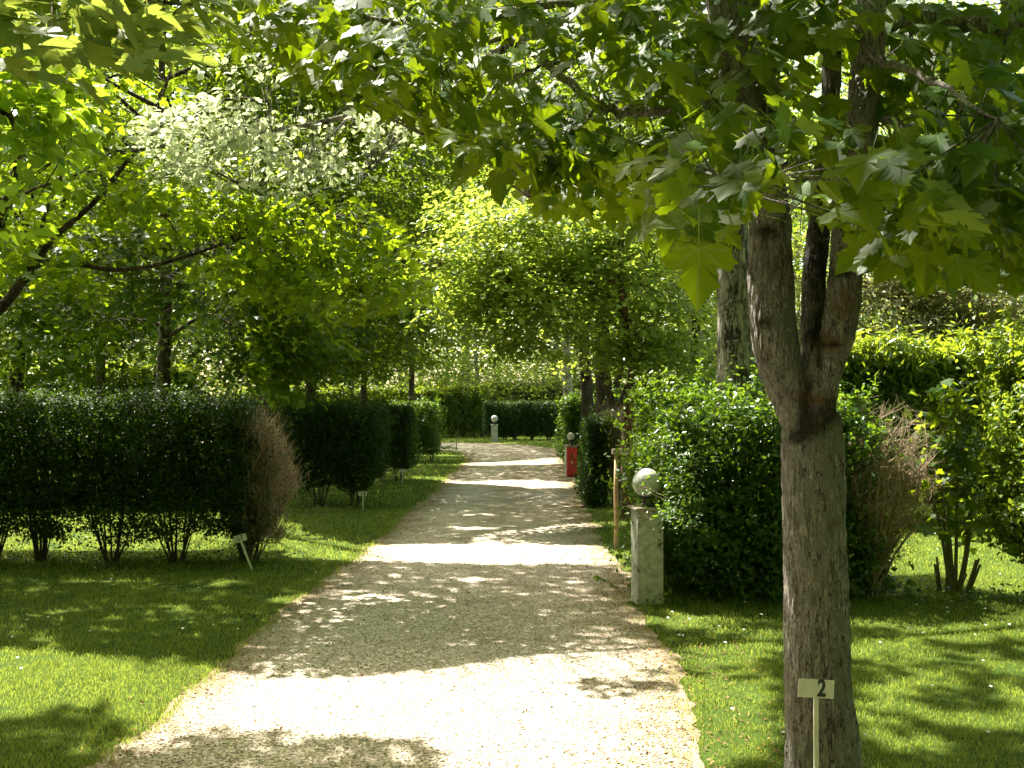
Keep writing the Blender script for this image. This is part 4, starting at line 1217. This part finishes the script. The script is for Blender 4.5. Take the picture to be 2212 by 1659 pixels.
# trees inside the plots behind the left hedges
tree("maple_tree", "dark maple deep in the shade farther left behind the hedges", gp(40, 20), 10, 0.15, "dark_bark", "tree_leaf", "maple_small", 0.11,
     [blob(40, 400, 20, 3.0, 2.5, 3.0, 260), blob(80, 700, 19, 2.0, 1.8, 1.0, 120), blob(230, 120, 21, 3, 2.5, 2, 150)], limbs=14, group="maple trees", **LT)
tree("linden_tree", "tree with hidden trunk in the dark foliage between the two left maples", gp(220, 26), 12, 0.14, "dark_bark", "tree_leaf", "oval", 0.12,
     [blob(230, 480, 26, 3.2, 2.5, 3.4, 230), blob(450, 300, 26, 2.8, 2.5, 3.5, 200)], limbs=12, **LT)
# right of the path
tree("birch_tree", "pale birch leaning left over the path behind the red panelled lamp", gp(1240, 27.0), 12.5, 0.17, "birch_bark", "far_leaf", "oval", 0.10,
     [blob(1180, 120, 27, 2.2, 2.2, 2.2, 110), blob(1330, 250, 27, 1.6, 2.0, 2.0, 80)], limbs=9, seg=14, limb_z=0.55, zmin=5.0,
     trunk_pts=[gp(1240, 27, -0.1), at(1236, 960, 27), at(1227, 850, 27), at(1224, 760, 27), at(1222, 500, 27), at(1205, 250, 27), at(1180, 110, 27), at(1150, -60, 27)])
tree("ash_tree", "dark straight trunk just right of the birch beside the path", gp(1270, 19.5), 10, 0.155, "dark_bark", "tree_leaf", "oval", 0.11,
     [blob(1330, 330, 20, 2.2, 2.0, 1.6, 90), blob(1450, 180, 20, 2.0, 2.0, 1.6, 80)], limbs=8, seg=14, limb_z=0.5, zmin=4.5,
     trunk_pts=[gp(1270, 19.5, -0.1), at(1270, 1000, 19.5), at(1268, 850, 19.5), at(1262, 720, 19.5), at(1280, 500, 19.5), at(1300, 200, 19.5), at(1310, -100, 19.5)])
tree("ash_tree", "thick dark double stemmed trunk between the ash and the slim oak", gp(1310, 21.5), 10, 0.24, "dark_bark", "tree_leaf", "oval", 0.11,
     [blob(1420, 420, 21.5, 2.2, 2.0, 2.2, 110), blob(1560, 260, 21.5, 2.2, 2.0, 2.0, 90)], limbs=9, seg=16, limb_z=0.18, zmin=3.8,
     trunk_pts=[gp(1312, 21.5, -0.1), at(1310, 980, 21.5), at(1306, 860, 21.5), at(1300, 760, 21.5), at(1310, 500, 21.5), at(1330, 200, 21.5), at(1340, -100, 21.5)])
tree("hazel_tree", "loose olive and pinkish leaved tree behind the laurel hedge at right", gp(1990, 19), 5.0, 0.10, "red_bark", "olive_leaf", "oval", 0.12,
     [blob(1950, 680, 19, 1.9, 1.5, 1.0, 170), blob(2150, 650, 18.5, 1.6, 1.5, 1.0, 170), blob(1880, 560, 19, 1.3, 1.4, 1.0, 100), blob(2050, 480, 19, 2, 1.6, 1, 70)], per=20, spread=0.42, limbs=14, limb_z=0.25, zmin=2.0)
tree("oak_tree", "young oak between the grey poplar trunk and the slim path oak", gp(1500, 24), 7, 0.12, "dark_bark", "oak_leaf", "oval", 0.12,
     [blob(1500, 640, 24, 2.0, 1.8, 1.8, 150), blob(1640, 500, 25, 2.2, 2, 2.2, 130)], per=24, spread=0.5, limbs=10, zmin=2.4)
tree("ash_tree", "tall tree filling the gap behind the right hand laurel hedge", gp(2120, 27), 11, 0.18, "dark_bark", "tree_leaf", "oval", 0.14,
     [blob(2100, 450, 27, 3.5, 2.5, 3.6, 230), blob(1850, 350, 28, 3.2, 2.5, 4.0, 210)], per=22, spread=0.6, limbs=12, zmin=2.5)

# ------------------------------------------------------------------ hedges and shrubs
def hedge(name, label, x0, x1, y0, y1, z0, z1, stems, leaf=0.034, dens=2600, mat="hedge_leaf", kind="tiny", bump=0.05, rag=0.04, shoots=0, twigs="dark_twig",
          group=None, cat="hedge", round_=0.15, brown=None, deadl=0.05, stem_r=0.011, nst=11, inner=0.18, leg=0.45, zfun=None, droop=0.0, cull=False):
    """hedge > foliage, stems. stems: list of (x, y) feet"""
    cx_, cy_ = (x0 + x1) / 2, (y0 + y1) / 2
    root = empty(name, (cx_, cy_, 0), label, cat, group)
    hx, hy, hz = (x1 - x0) / 2, (y1 - y0) / 2, (z1 - z0) / 2
    zc = (z0 + z1) / 2
    area = 2 * (x1 - x0) * (z1 - z0) + (x1 - x0) * (y1 - y0) * 2 + 2 * (y1 - y0) * (z1 - z0)
    n = int(area * dens * 1.9)
    # points on a rounded box surface pushed inwards by a random depth
    p = rng.uniform(-1, 1, (n, 3)) * [hx, hy, hz]
    w = np.array([(hy * hz), (hx * hz), (hx * hy)]); w = w / w.sum()
    ax = rng.choice(3, n, p=w); sg = rng.choice([-1.0, 1.0], n)
    for k, hh in enumerate((hx, hy, hz)):
        p[ax == k, k] = sg[ax == k] * hh
    rr = min(round_, hx, hy, hz) if round_ > 0 else 0.01
    q = np.clip(p, [-(hx - rr), -(hy - rr), -(hz - rr)], [hx - rr, hy - rr, hz - rr])
    dv = unit(p - q + 1e-6)
    p = q + dv * rr
    dep = rng.exponential(inner * 0.45, n)
    dep = np.where(rng.random(n) < 0.06, -np.minimum(rng.exponential(rag, n), rag * 1.8), dep)
    u_ = p[:, 0] + p[:, 1]; v_ = p[:, 2] + 0.6 * p[:, 1]
    big = (nz(51, u_ + 40, v_ + 20, 0.42) - 0.5) * 2 * bump + (nz(52, u_ + 40, v_ + 20, 0.13) - 0.5) * bump
    p = p + dv * (big - dep)[:, None]
    if zfun is not None:
        fz = zfun(p[:, 0] + cx_)
        p[:, 2] = np.where(p[:, 2] > 0, p[:, 2] * fz, p[:, 2])
    pos = p + [cx_, cy_, zc]
    # ragged lower rim, arching over each stem
    if stems and leg > 0:
        sx_ = np.array([s_[0] for s_ in stems]); sy_ = np.array([s_[1] for s_ in stems])
        dd = np.sqrt((pos[:, 0][:, None] - sx_[None]) ** 2 + ((pos[:, 1][:, None] - sy_[None]) * 0.6) ** 2).min(1)
        low = z0 + leg * (0.55 * np.clip(dd / 0.5, 0, 1.0) - 0.12) + 0.25 * leg * (nz(54, pos[:, 0], pos[:, 1], 0.2) - 0.5) * 2
        k = (pos[:, 2] > low) | (rng.random(n) < 0.05)
        pos, dv = pos[k], dv[k]
    # small see-through holes towards the bottom
    hole = nz(55, pos[:, 0] * 1.3 + 9, pos[:, 2] * 1.3 + 4, 0.09)
    fz = np.clip((pos[:, 2] - z0) / (z1 - z0), 0, 1)
    k = (hole > 0.20 * (1 - fz)) & (pos[:, 2] > 0.02)
    pos, dv = pos[k], dv[k]
    n = len(pos)
    L = Leaves("hedge" + label)
    nr = dv * 0.8 + rng.normal(0, 0.6, (n, 3)) + [0, 0, 0.35]
    hd = dv * 0.6 + rng.normal(0, 0.7, (n, 3)) + [0, 0, 0.35 - droop]
    tone = np.clip(nz(56, pos[:, 0], pos[:, 2], 0.25) * 0.6 + 0.4 * rng.random(n), 0, 1)
    if brown is not None:
        fb = brown(pos)
        isb = rng.random(n) < fb
    else:
        isb = np.zeros(n, bool)
    g_ = ~isb
    # twiggy leafy inside
    ni = int(area * dens * 0.35)
    ip = rng.uniform(-1, 1, (ni, 3)) * [max(hx - 0.12, hx * .5), max(hy - 0.12, hy * .5), hz - 0.1] + [cx_, cy_, zc]
    if zfun is not None: ip[:, 2] = np.where(ip[:, 2] > zc, zc + (ip[:, 2] - zc) * zfun(ip[:, 0]) * 0.9, ip[:, 2])
    if stems and leg > 0:
        ip = ip[ip[:, 2] > z0 + leg * 0.55]
    L.add("oval", ip, rng.normal(0, 1, ip.shape), rng.normal(0, 1, ip.shape), leaf * 1.9, rng.random(len(ip)) * 0.5, cull)
    L.add(kind, pos[g_], nr[g_], hd[g_], leaf * rng.uniform(0.6, 1.2, g_.sum()), tone[g_], cull)
    for (sx0, sy0) in stems:
        T = Tubes()
        for k in range(nst):
            a = rng.uniform(0, 6.28)
            sp = rng.uniform(0.12, 0.34) * min(1.0, hy / 0.35 + 0.3)
            h = z0 + (z1 - z0) * rng.uniform(0.35, 0.8)
            top_ = np.array([sx0 + sp * math.cos(a) * 1.15, sy0 + sp * math.sin(a), h])
            q = curve([(sx0 + 0.045 * math.cos(a) + rng.normal(0, 0.015), sy0 + 0.04 * math.sin(a), -0.02), (sx0 + sp * 0.62 * math.cos(a), sy0 + sp * 0.6 * math.sin(a), h * 0.35), top_], 7)
            T.add(q, np.linspace(stem_r * rng.uniform(0.7, 1.5), stem_r * 0.3, len(q)), 5)
            m_ = 5
            i_ = rng.integers(2, len(q), m_)
            T.twigs(q[i_], q[i_] + rng.normal(0, 0.1, (m_, 3)) + [0, 0, 0.12], 0.004, 0.0015)
        T.build("stem", twigs, root)
    T = Tubes()
    if shoots:
        # upright leafy shoots breaking the outline
        i_ = rng.choice(n, shoots)
        b0 = pos[i_]; dirn = unit(dv[i_] * 0.8 + [0, 0, 0.9] + rng.normal(0, 0.25, (shoots, 3)))
        ln = rng.uniform(0.08, 0.26, shoots)
        T.twigs(b0 - dirn * 0.1, b0 + dirn * ln[:, None], 0.0022, 0.001)
        m_ = 12
        t_ = rng.random((shoots, m_, 1))
        pp = b0[:, None] + dirn[:, None] * ln[:, None, None] * t_
        L.add("oval" if kind == "tiny" else kind, pp.reshape(-1, 3), rng.normal(0, .6, (shoots * m_, 3)) + [0, 0, 0.8],
              (np.repeat(dirn, m_, 0) * 0.5 + rng.normal(0, .6, (shoots * m_, 3))), leaf * rng.uniform(0.8, 1.3, shoots * m_), np.clip(rng.random(shoots * m_) * 0.5 + 0.5, 0, 1), cull)
    if T.n: T.build("new_growth", twigs, root)
    L.build("foliage", mat, root)
    if isb.any():
        T = Tubes()
        pb = pos[isb]; db = dv[isb]
        k = rng.random(len(pb)) < 0.5
        pb, db = pb[k], db[k]
        dirn = unit(db * 0.5 + [0, 0, 0.8] + rng.normal(0, 0.4, pb.shape))
        ext = rng.exponential(deadl, (len(pb), 1)) + 0.02
        T.twigs(pb - dirn * 0.05, pb + dirn * ext, 0.0016, 0.0008)
        o = T.build("dry_growth", "dry_twig", root); o["label"] = "bare brown twigs on the dried side"
        L2 = Leaves("h")
        L2.add("tiny", pb, rng.normal(0, 1, pb.shape), dirn, 0.018, None, cull)
        L2.build("dead_leaves", "dead_leaf", root)
    return root

# long hedge at left
ya = 10.6
st = [gp(x, ya)[:2] for x in (-330, -170, 0 - 20, 92, 245, 382, 535)]
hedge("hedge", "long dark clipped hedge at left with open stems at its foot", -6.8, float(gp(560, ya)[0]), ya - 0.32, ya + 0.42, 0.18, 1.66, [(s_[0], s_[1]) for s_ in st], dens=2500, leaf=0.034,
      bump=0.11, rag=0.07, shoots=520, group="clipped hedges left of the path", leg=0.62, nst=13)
xa = float(gp(568, ya)[0])
hedge("shrub", "brown dried rounded shrub closing the right end of the long hedge", xa - 0.33, xa + 0.24, ya - 0.42, ya + 0.36, 0.12, 1.42, [(xa - 0.12, ya)], dens=2500, leaf=0.03, bump=0.13, deadl=0.05, rag=0.06,
      brown=lambda p_: np.clip((p_[:, 0] - (xa - 0.18)) / 0.3, 0, 0.82), cat="shrub", round_=0.3, leg=0.55, nst=16, shoots=50, zfun=lambda x: np.clip(1.05 - 0.55 * np.clip((x - xa) / 0.3, 0, 1) ** 2, 0.4, 1.1))
yb = 16.35
st = [gp(x, yb)[:2] for x in (560, 690, 765)]
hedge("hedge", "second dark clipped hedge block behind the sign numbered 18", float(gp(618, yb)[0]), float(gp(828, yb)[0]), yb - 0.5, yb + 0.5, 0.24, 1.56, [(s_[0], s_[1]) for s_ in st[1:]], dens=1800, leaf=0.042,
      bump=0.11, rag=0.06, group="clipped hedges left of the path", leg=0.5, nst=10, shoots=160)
hedge("hedge", "dark clipped hedge piece seen in the gap behind the brown shrub", float(gp(470, 19)[0]), float(gp(640, 19)[0]), 18.6, 19.4, 0.15, 1.5, [tuple(gp(560, 19)[:2])], dens=1100, leaf=0.05,
      bump=0.05, group="clipped hedges left of the path", leg=0.4, nst=8)
yc = 21.75
hedge("hedge", "narrow third clipped hedge block behind the sign numbered 19", float(gp(800, yc)[0]), float(gp(896, yc)[0]), yc - 0.5, yc + 0.5, 0.22, 1.52, [tuple(gp(862, yc - 0.2)[:2])], dens=1500, leaf=0.048,
      bump=0.05, group="clipped hedges left of the path", leg=0.5, nst=9)
yd = 28.5
hedge("hedge", "fourth hedge block farthest along the left side before the bend", float(gp(840, yd)[0]), float(gp(948, yd)[0]), yd - 0.6, yd + 0.6, 0.22, 1.6, [tuple(gp(930, yd)[:2]), tuple(gp(900, yd)[:2])], dens=900, leaf=0.06,
      bump=0.08, rag=0.08, group="clipped hedges left of the path", leg=0.5, nst=8, shoots=60, mat="privet_leaf")
# yellow green hedge lines behind
hedge("hedge", "loose yellow green hedge behind the left hedge blocks", float(gp(520, 38)[0]), float(gp(945, 38)[0]), 37.4, 38.6, 0.1, 2.05, [], dens=420, leaf=0.10, bump=0.15, rag=0.15, mat="laurel_leaf", kind="oval", shoots=200, leg=0)
hedge("hedge", "bright loose hedge seen above the long dark hedge at far left", -14.5, float(gp(420, 27)[0]), 26.4, 27.6, 0.1, 2.5, [], dens=420, leaf=0.10, bump=0.18, rag=0.15, mat="laurel_leaf", kind="oval", shoots=200, leg=0)
# beyond the bend
yf = 45.5
hedge("hedge", "low square trimmed dark hedge beyond the bend behind the far lamp", float(gp(1046, yf)[0]), float(gp(1222, yf)[0]), yf - 0.6, yf + 0.6, 0.15, 1.62,
      [tuple(gp(x, yf)[:2]) for x in (1090, 1110, 1150, 1185, 1205)], dens=600, leaf=0.075, bump=0.05, rag=0.04, leg=0.35, nst=5, stem_r=0.02)
yg = 49.0
hedge("hedge", "tall loose hedge with yellow green top beyond the bend left of the far lamp", float(gp(900, yg)[0]), float(gp(1052, yg)[0]), yg - 0.8, yg + 0.8, 0.2, 2.35,
      [tuple(gp(x, yg)[:2]) for x in (950, 975, 1000, 1020, 1040)], dens=330, leaf=0.11, bump=0.2, rag=0.15, leg=0.7, nst=5, stem_r=0.025, mat="laurel_leaf", kind="oval", shoots=80)
hedge("hedge", "sunny pale hedge running behind the low trimmed far hedge", float(gp(1040, 55)[0]), float(gp(1500, 55)[0]), 54.2, 55.8, 0.1, 2.5, [], dens=300, leaf=0.12, bump=0.2, rag=0.2, mat="olive_leaf", kind="oval", shoots=160, leg=0)
# right side
yh = 16.4
hedge("hedge", "narrow dark hedge column beside the path beyond the wooden post", float(gp(1258, yh)[0]), float(gp(1312, yh)[0]), yh - 0.5, yh + 0.5, 0.02, 1.36, [], dens=1700, leaf=0.045, bump=0.05, leg=0,
      mat="hedge_leaf", shoots=40)
hedge("shrub", "dead brown straggly shrub beside the narrow hedge column", float(gp(1305, 16.2)[0]), float(gp(1352, 16.2)[0]), 15.9, 16.5, 0.2, 1.45, [tuple(gp(1330, 16.2)[:2])], dens=1700, leaf=0.045, bump=0.08, leg=0.4,
      brown=lambda p_: 0.85 + 0 * p_[:, 0], cat="shrub", twigs="dry_twig", mat="privet_leaf", shoots=20)
hedge("shrub", "bushy green shrub behind the red panelled lamp", float(gp(1216, 23.3)[0]), float(gp(1300, 23.3)[0]), 23.15, 24.1, 0.3, 1.68, [], dens=900, leaf=0.06, bump=0.14, rag=0.1, leg=0, kind="oval", mat="privet_leaf", shoots=110, cat="shrub")
hedge("hedge", "sunny yellow green hedge behind the slim oak trunk", float(gp(1385, 22.5)[0]), 5.6, 22.0, 23.2, 0.1, 2.15, [], dens=500, leaf=0.085, bump=0.15, rag=0.14, leg=0, kind="oval", mat="laurel_leaf", shoots=200)
# privet bush by the near pillar
yp = 9.05
hedge("shrub", "large leafy green bush pressing against the near globe lamp", 1.10, 2.95, yp - 0.62, yp + 0.55, 0.03, 1.62, [(1.5, yp), (2.1, yp)], dens=1150, leaf=0.047, kind="oval", bump=0.24, rag=0.16, leg=0, mat="privet_leaf",
      shoots=700, cat="shrub", round_=0.35, nst=7, inner=0.3)
def lamp_sprays():
    bush = [o for o in COL.objects if o.get("label", "").startswith("large leafy green bush")][0]
    fol = [c for c in bush.children if c.name.startswith("foliage")][0]
    L = Leaves("bush")
    c = poly_points([(1390, 960), (1450, 930), (1500, 1000), (1500, 1130), (1440, 1150), (1400, 1100), (1375, 1060), (1400, 1020)], 46, 7.72, 8.3)
    x, y = seen(c)
    c = c[~((x < 1425) & (y < 1070) & (y > 985))]
    T = Tubes()
    T.twigs(c + [0.10, 0.16, -0.06], c, 0.003, 0.0012)
    sprays(L, c, "oval", 22, 0.085, 0.036, np.tile([-0.8, -0.6, 0], (len(c), 1)) + rng.normal(0, .3, (len(c), 3)), flat=0.7, droop=-0.1, tilt=0.6, cull=False)
    q = poly_points([(1372, 1040), (1400, 1030), (1410, 1075), (1380, 1085)], 3, 7.75, 7.95)
    T.twigs(q + [0.2, 0.2, -0.1], q, 0.003, 0.001)
    sprays(L, q, "oval", 9, 0.06, 0.034, np.tile([-1.0, -0.5, 0], (len(q), 1)), droop=-0.1, tilt=0.6, cull=False)
    L.build("foliage", "privet_leaf", bush)
    T.build("branches", "green_twig", bush)
lamp_sprays()
yk = 14.2
hedge("hedge", "tall laurel hedge with long leaves across the lawn at right", 4.2, 9.0, yk - 0.5, yk + 0.7, 0.25, 2.30, [(4.8, yk), (5.8, yk), (6.8, yk)], dens=1200, leaf=0.12, kind="lance", bump=0.16, rag=0.12, leg=0.5, mat="laurel_leaf",
      shoots=240, nst=8, inner=0.3)
ym = 8.4
hedge("shrub", "bright laurel bush cut off by the right edge of the photo", 3.92, 5.6, ym - 0.65, ym + 0.6, 0.30, 2.12, [(4.25, ym), (4.9, ym)], dens=1300, leaf=0.052, kind="oval", bump=0.22, rag=0.16, leg=0.35, mat="laurel_leaf",
      shoots=330, cat="shrub", round_=0.45, nst=10, inner=0.35)

def bare_shrub():
    g = ground(1888, 1287)
    root = empty("shrub", g, "bare brown twiggy shrub right of the maple trunk with ivy at its foot", "shrub")
    T = Tubes(); tips = []
    for k in range(66):
        a = rng.uniform(0, 6.28); sp = rng.uniform(0.05, 0.42); h = rng.uniform(1.0, 1.48)
        q = curve([(rng.normal(0, .05), rng.normal(0, .05), -0.02), (sp * .45 * math.cos(a), sp * .45 * math.sin(a), h * .35), (sp * math.cos(a) * 1.05, sp * math.sin(a), h * 0.7), (sp * math.cos(a) * 0.95 + rng.normal(0, .04), sp * math.sin(a), h)], 12)
        T.add(q, np.linspace(rng.uniform(0.005, 0.013), 0.0022, len(q)), 5)
        for j in range(13):
            i_ = rng.integers(3, len(q)); b0 = q[i_]
            d = unit(np.array([math.cos(a), math.sin(a), 0]) * 0.4 + rng.normal(0, .6, 3) + [0, 0, .7]) * rng.uniform(0.1, 0.28)
            T.twigs([b0], [b0 + d], 0.0028, 0.0012)
            m_ = 5
            bb = b0 + d * rng.random((m_, 1))
            T.twigs(bb, bb + rng.normal(0, .05, (m_, 3)) + [0, 0, .04], 0.0014, 0.0008)
            tips.append(bb)
    T.build("twigs", "dry_twig", None).parent = root
    tips = np.concatenate(tips)
    L = Leaves("h"); n = len(tips)
    k = (rng.random(n) < 0.5) & (tips[:, 2] < 1.35)
    L.add("tiny", tips[k] + rng.normal(0, .03, (k.sum(), 3)) + g, rng.normal(0, 1, (k.sum(), 3)), rng.normal(0, 1, (k.sum(), 3)), 0.022, None)
    o = L.build("dead_leaves", "dead_leaf", root)
    L = Leaves("h")
    k = (rng.random(n) < 0.35) & (tips[:, 0] < 0.05)
    p_ = tips[k] + rng.normal(0, .05, (k.sum(), 3)) + g
    L.add("oval", p_, rng.normal(0, 1, p_.shape), rng.normal(0, 1, p_.shape), 0.03, None)
    c = g + np.stack([rng.normal(0.03, .17, 130), rng.normal(0, .12, 130), np.abs(rng.normal(0.04, 0.13, 130))], 1)
    L.add("heart", c, rng.normal(0, .4, c.shape) + [0, -0.6, 0.7], rng.normal(0, .6, c.shape) + [0, 0, -.3], 0.06, None)
    L.build("foliage", "privet_leaf", root)
bare_shrub()

def maple_shoots():
    g = ground(2062, 1280)
    root = empty("maple_shrub", g, "slender young maple shoots with pale lobed leaves near the right edge", "shrub")
    T = Tubes(); L = Leaves("h"); nodes = []
    for (dx, dy, h, bx) in ((-0.22, 0.0, 1.5, -0.10), (-0.05, 0.05, 1.78, -0.02), (0.03, 0, 1.65, 0.02), (0.1, -0.05, 1.3, 0.08), (0.16, 0.05, 0.8, 0.12), (-0.1, .05, 1.6, -.05)):
        q = curve([(bx * 0.3, 0, -0.02), (bx, dy, h * .3), (dx, dy, h * .7), (dx * .8, dy, h)], 14)
        T.add(q, np.linspace(0.019, 0.004, len(q)), 7); nodes.append(q[5:])
    for k in range(9):     # cut stumps
        a = rng.normal(0, .07, 2)
        T.add([(a[0], a[1], 0), (a[0] * 1.8 + 0.05, a[1], rng.uniform(.12, .3))], [0.016, 0.011], 6, True)
    nodes = np.concatenate(nodes)
    i_ = rng.integers(0, len(nodes), 95)
    c = nodes[i_] + rng.normal(0, 0.15, (95, 3)) * [1.1, 1, 0.5]
    c = c[c[:, 2] > 0.45]
    T.twigs(nodes[i_][:len(c)], c, 0.003, 0.0015)
    sprays(L, c + g, "maple", 5, 0.09, 0.082, None, flat=0.6, droop=0.9, tilt=0.5, cull=False)
    T.build("stems", "green_twig", None).parent = root
    L.build("foliage", "maple_leaf", root)
maple_shoots()

# low ground plants under hedges
def low_plants():
    L = Leaves("h")
    cs = []
    for x, y, r, n_ in ((545, 1222, 0.35, 160), (385, 1215, 0.45, 160), (245, 1215, 0.4, 110), (90, 1205, 0.4, 110), (695, 1095, 0.4, 90), (770, 1098, 0.4, 90), (870, 1040, 0.5, 80), (2170, 1300, 0.4, 260), (1960, 1290, 0.5, 90), (1300, 1092, 0.4, 140), (1470, 1300, 0.5, 140), (1085, 950, 1.2, 80)):
        g = ground(x, y)
        cs.append(g + np.stack([rng.normal(0, r, n_), rng.normal(0.05, r * .3, n_), np.abs(rng.normal(0, 0.055, n_)) + 0.01], 1))
    c = np.concatenate(cs)
    c = c[~onpath(c[:, 0], c[:, 1], 0.04)]
    L.add("oval", c, rng.normal(0, .5, c.shape) + [0, 0, 1], rng.normal(0, 1, c.shape), 0.04, None, False)
    tag(L.build("ground_cover", "privet_leaf"), "low leafy weeds growing at the feet of the hedges", "ground cover", kind="stuff")
low_plants()

# ------------------------------------------------------------------ woodland far behind, and an unseen leaf ring round the camera
def woodland():
    L = Leaves("wood")
    n = 12500
    x = rng.uniform(-44, 44, n); y = rng.uniform(56, 82, n)
    topz = 19 + 11 * nz(61, x, y, 7.0)
    z = topz * rng.random(n) ** 0.9
    z = z + 0.3
    k = nz(62, x + z * 0.6, y + z, 2.3) > 0.24
    c = np.stack([x, y, z], 1)[k]
    sprays(L, c, "tiny", 44, 1.25, 0.34, np.tile([0, -1.0, 0], (len(c), 1)) + rng.normal(0, .6, (len(c), 3)), flat=0.45, cull=False, toned=0.5)
    # denser low band of bushes
    n = 3000
    c = np.stack([rng.uniform(-34, 34, n), rng.uniform(51, 56, n), rng.random(n) ** 1.2 * 4.4 + .1], 1)
    c = c[(c[:, 2] < 2.0) | (nz(63, c[:, 0], c[:, 1], 2.0) > 0.4)]
    sprays(L, c, "tiny", 34, 0.7, 0.19, None, flat=0.6, cull=False, toned=0.5)
    n = 5200  # unseen ring of coarse leaves beside and behind the camera, added to block sky light
    a = rng.uniform(math.radians(150), math.radians(390), n)
    rad = rng.uniform(15, 22, n)
    c = np.stack([np.cos(a) * rad, np.sin(a) * rad * 0.9 + 1.0, 14 * rng.random(n) ** 0.8 + .3], 1)
    c = c[(np.abs(c[:, 0]) > 0.62 * c[:, 1] + 2.0) | (c[:, 1] < -6)]
    sprays(L, c, "tiny", 22, 1.3, 0.55, None, flat=0.6, cull=False)
    tag(L.build("woodland", "far_leaf"), "sunlit yellow green wood closing the view, with unseen leaves added against sky light", "woodland", kind="stuff")
    T = Tubes()
    for k in range(60):
        x = rng.uniform(-34, 34); y = rng.uniform(54, 70)
        ln_ = rng.normal(0, .8)
        T.add(curve([(x, y, 0), (x + ln_ * .3, y, 5), (x + ln_, y, 14)], 8), np.linspace(rng.uniform(.12, .3), .06, 8), 7)
    tag(T.build("woodland_trunks", "grey_bark"), "thin trunks half hidden inside the far wood", "tree trunks", kind="stuff")
woodland()

# ------------------------------------------------------------------ high leaf fill added to shade the path, owned by the nearest tree
def shade_fill():
    cell = 0.2
    x0, x1, y0, y1 = -10.0, 8.5, -9.0, 44.0
    nx, ny = int((x1 - x0) / cell), int((y1 - y0) / cell)
    gx_, gy_ = np.meshgrid(x0 + (np.arange(nx) + .5) * cell, y0 + (np.arange(ny) + .5) * cell, indexing='ij')
    target = np.full(gx_.shape, 5.0)
    target[(gy_ < 4.3) & (gx_ < 0.4)] = 0.5
    target[gy_ > 15] = 3.8
    target[(gy_ < 4.3) & (gx_ >= 0.2) & (gx_ < 1.0)] = 1.6
    target[(gy_ < 4.3) & (gx_ >= 1.0)] = 3.4
    target[(gy_ < 1.6) & (gx_ < 1.0)] = 0.3
    target[(gy_ < 0.6)] = 2.6  # unseen leaves over and behind the camera, added to keep sky light off
    target[gy_ > 32] = 3.0
    lit = lit_at(gx_.ravel(), gy_.ravel()).reshape(gx_.shape)
    owners = [o for o in COL.objects if o.type == 'EMPTY' and o.get("category") == "tree" and o is not MAPLE
              and o.name.split(".")[0] in ("maple_tree", "linden_tree", "white_poplar", "ash_tree", "birch_tree")] + [MAPLE]
    P_ = np.array([o.location[:2] for o in owners])
    LL = {o: (MAPLE_L if o is MAPLE else Leaves("x")) for o in owners}
    for rnd_, (size, spread, share) in enumerate(((0.17, 0.42, 1.0), (0.15, 0.3, 1.0), (0.13, 0.22, 1.1))):
        cov = np.zeros((nx, ny))
        for pos, sz_ in ALLHITS:
            m_ = pos[:, 2] > 0.4
            p_ = pos[m_]; t = p_[:, 2] / S[2]
            i_ = ((p_[:, 0] - S[0] * t - x0) / cell).astype(int); j_ = ((p_[:, 1] - S[1] * t - y0) / cell).astype(int)
            ok = (i_ >= 0) & (i_ < nx) & (j_ >= 0) & (j_ < ny)
            np.add.at(cov, (i_[ok], j_[ok]), 0.45 * sz_[m_][ok] ** 2 / cell ** 2)
        need = np.clip(target - cov, 0, None)
        if rnd_: need = np.where(need > 0.25 * target, need, 0)
        need[lit] = 0
        per = 13 if rnd_ == 0 else 8
        cnt = rng.poisson(need * share * cell ** 2 / (per * 0.45 * size ** 2 * 0.85))
        I, J = np.nonzero(cnt)
        rep = np.repeat(np.arange(len(I)), cnt[I, J])
        n = len(rep)
        hx_ = gx_[I, J][rep] + rng.uniform(-.5, .5, n) * cell; hy_ = gy_[I, J][rep] + rng.uniform(-.5, .5, n) * cell
        z = rng.uniform(6.6, 9.2, n)
        z = np.where(hy_ > 14, rng.uniform(5.5, 10.5, n), z)
        z = np.where((hx_ < -2.5) & (hy_ > 9), rng.uniform(3.5, 9.5, n), z)
        c = np.stack([hx_ + S[0] / S[2] * z, hy_ + S[1] / S[2] * z, z], 1)
        own = ((c[:, None, :2] - P_[None]) ** 2).sum(-1).argmin(1)
        print("high sprays", n, "open", float((need > 0).mean()))
        for k, o in enumerate(owners):
            m_ = own == k
            if m_.any():
                sprays(LL[o], c[m_], "maple_small" if o is MAPLE else "oval", per, spread, size, None)
    for o in owners:
        if o is MAPLE: continue
        ch = [q for q in o.children if q.name.split(".")[0] == "crown"][0]
        extra = LL[o].build("crown_extra", ch.data.materials[0].name, None)
        if extra is None: continue
        def arr(me):
            v = np.empty(len(me.vertices) * 3, np.float32); me.vertices.foreach_get("co", v)
            f = np.empty(len(me.loops), np.int32); me.loops.foreach_get("vertex_index", f)
            r = np.empty(len(me.vertices), np.float32); me.attributes["rnd"].data.foreach_get("value", r)
            return v.reshape(-1, 3), f.reshape(-1, 3), r
        v1, f1, r1 = arr(ch.data); v2, f2, r2 = arr(extra.data)
        v2 = v2 - np.array(o.location, np.float32)
        matn = ch.data.materials[0].name
        bpy.data.objects.remove(ch); bpy.data.objects.remove(extra)
        mesh_np("crown", np.concatenate([v1, v2]), [np.concatenate([f1, f2 + len(v1)])], matn, o, False, {"rnd": np.concatenate([r1, r2])})
    MAPLE_L.build("crown", "maple_leaf", MAPLE)
shade_fill()
tris = sum(len(o.data.polygons) for o in COL.objects if o.type == 'MESH')
print("faces", tris)
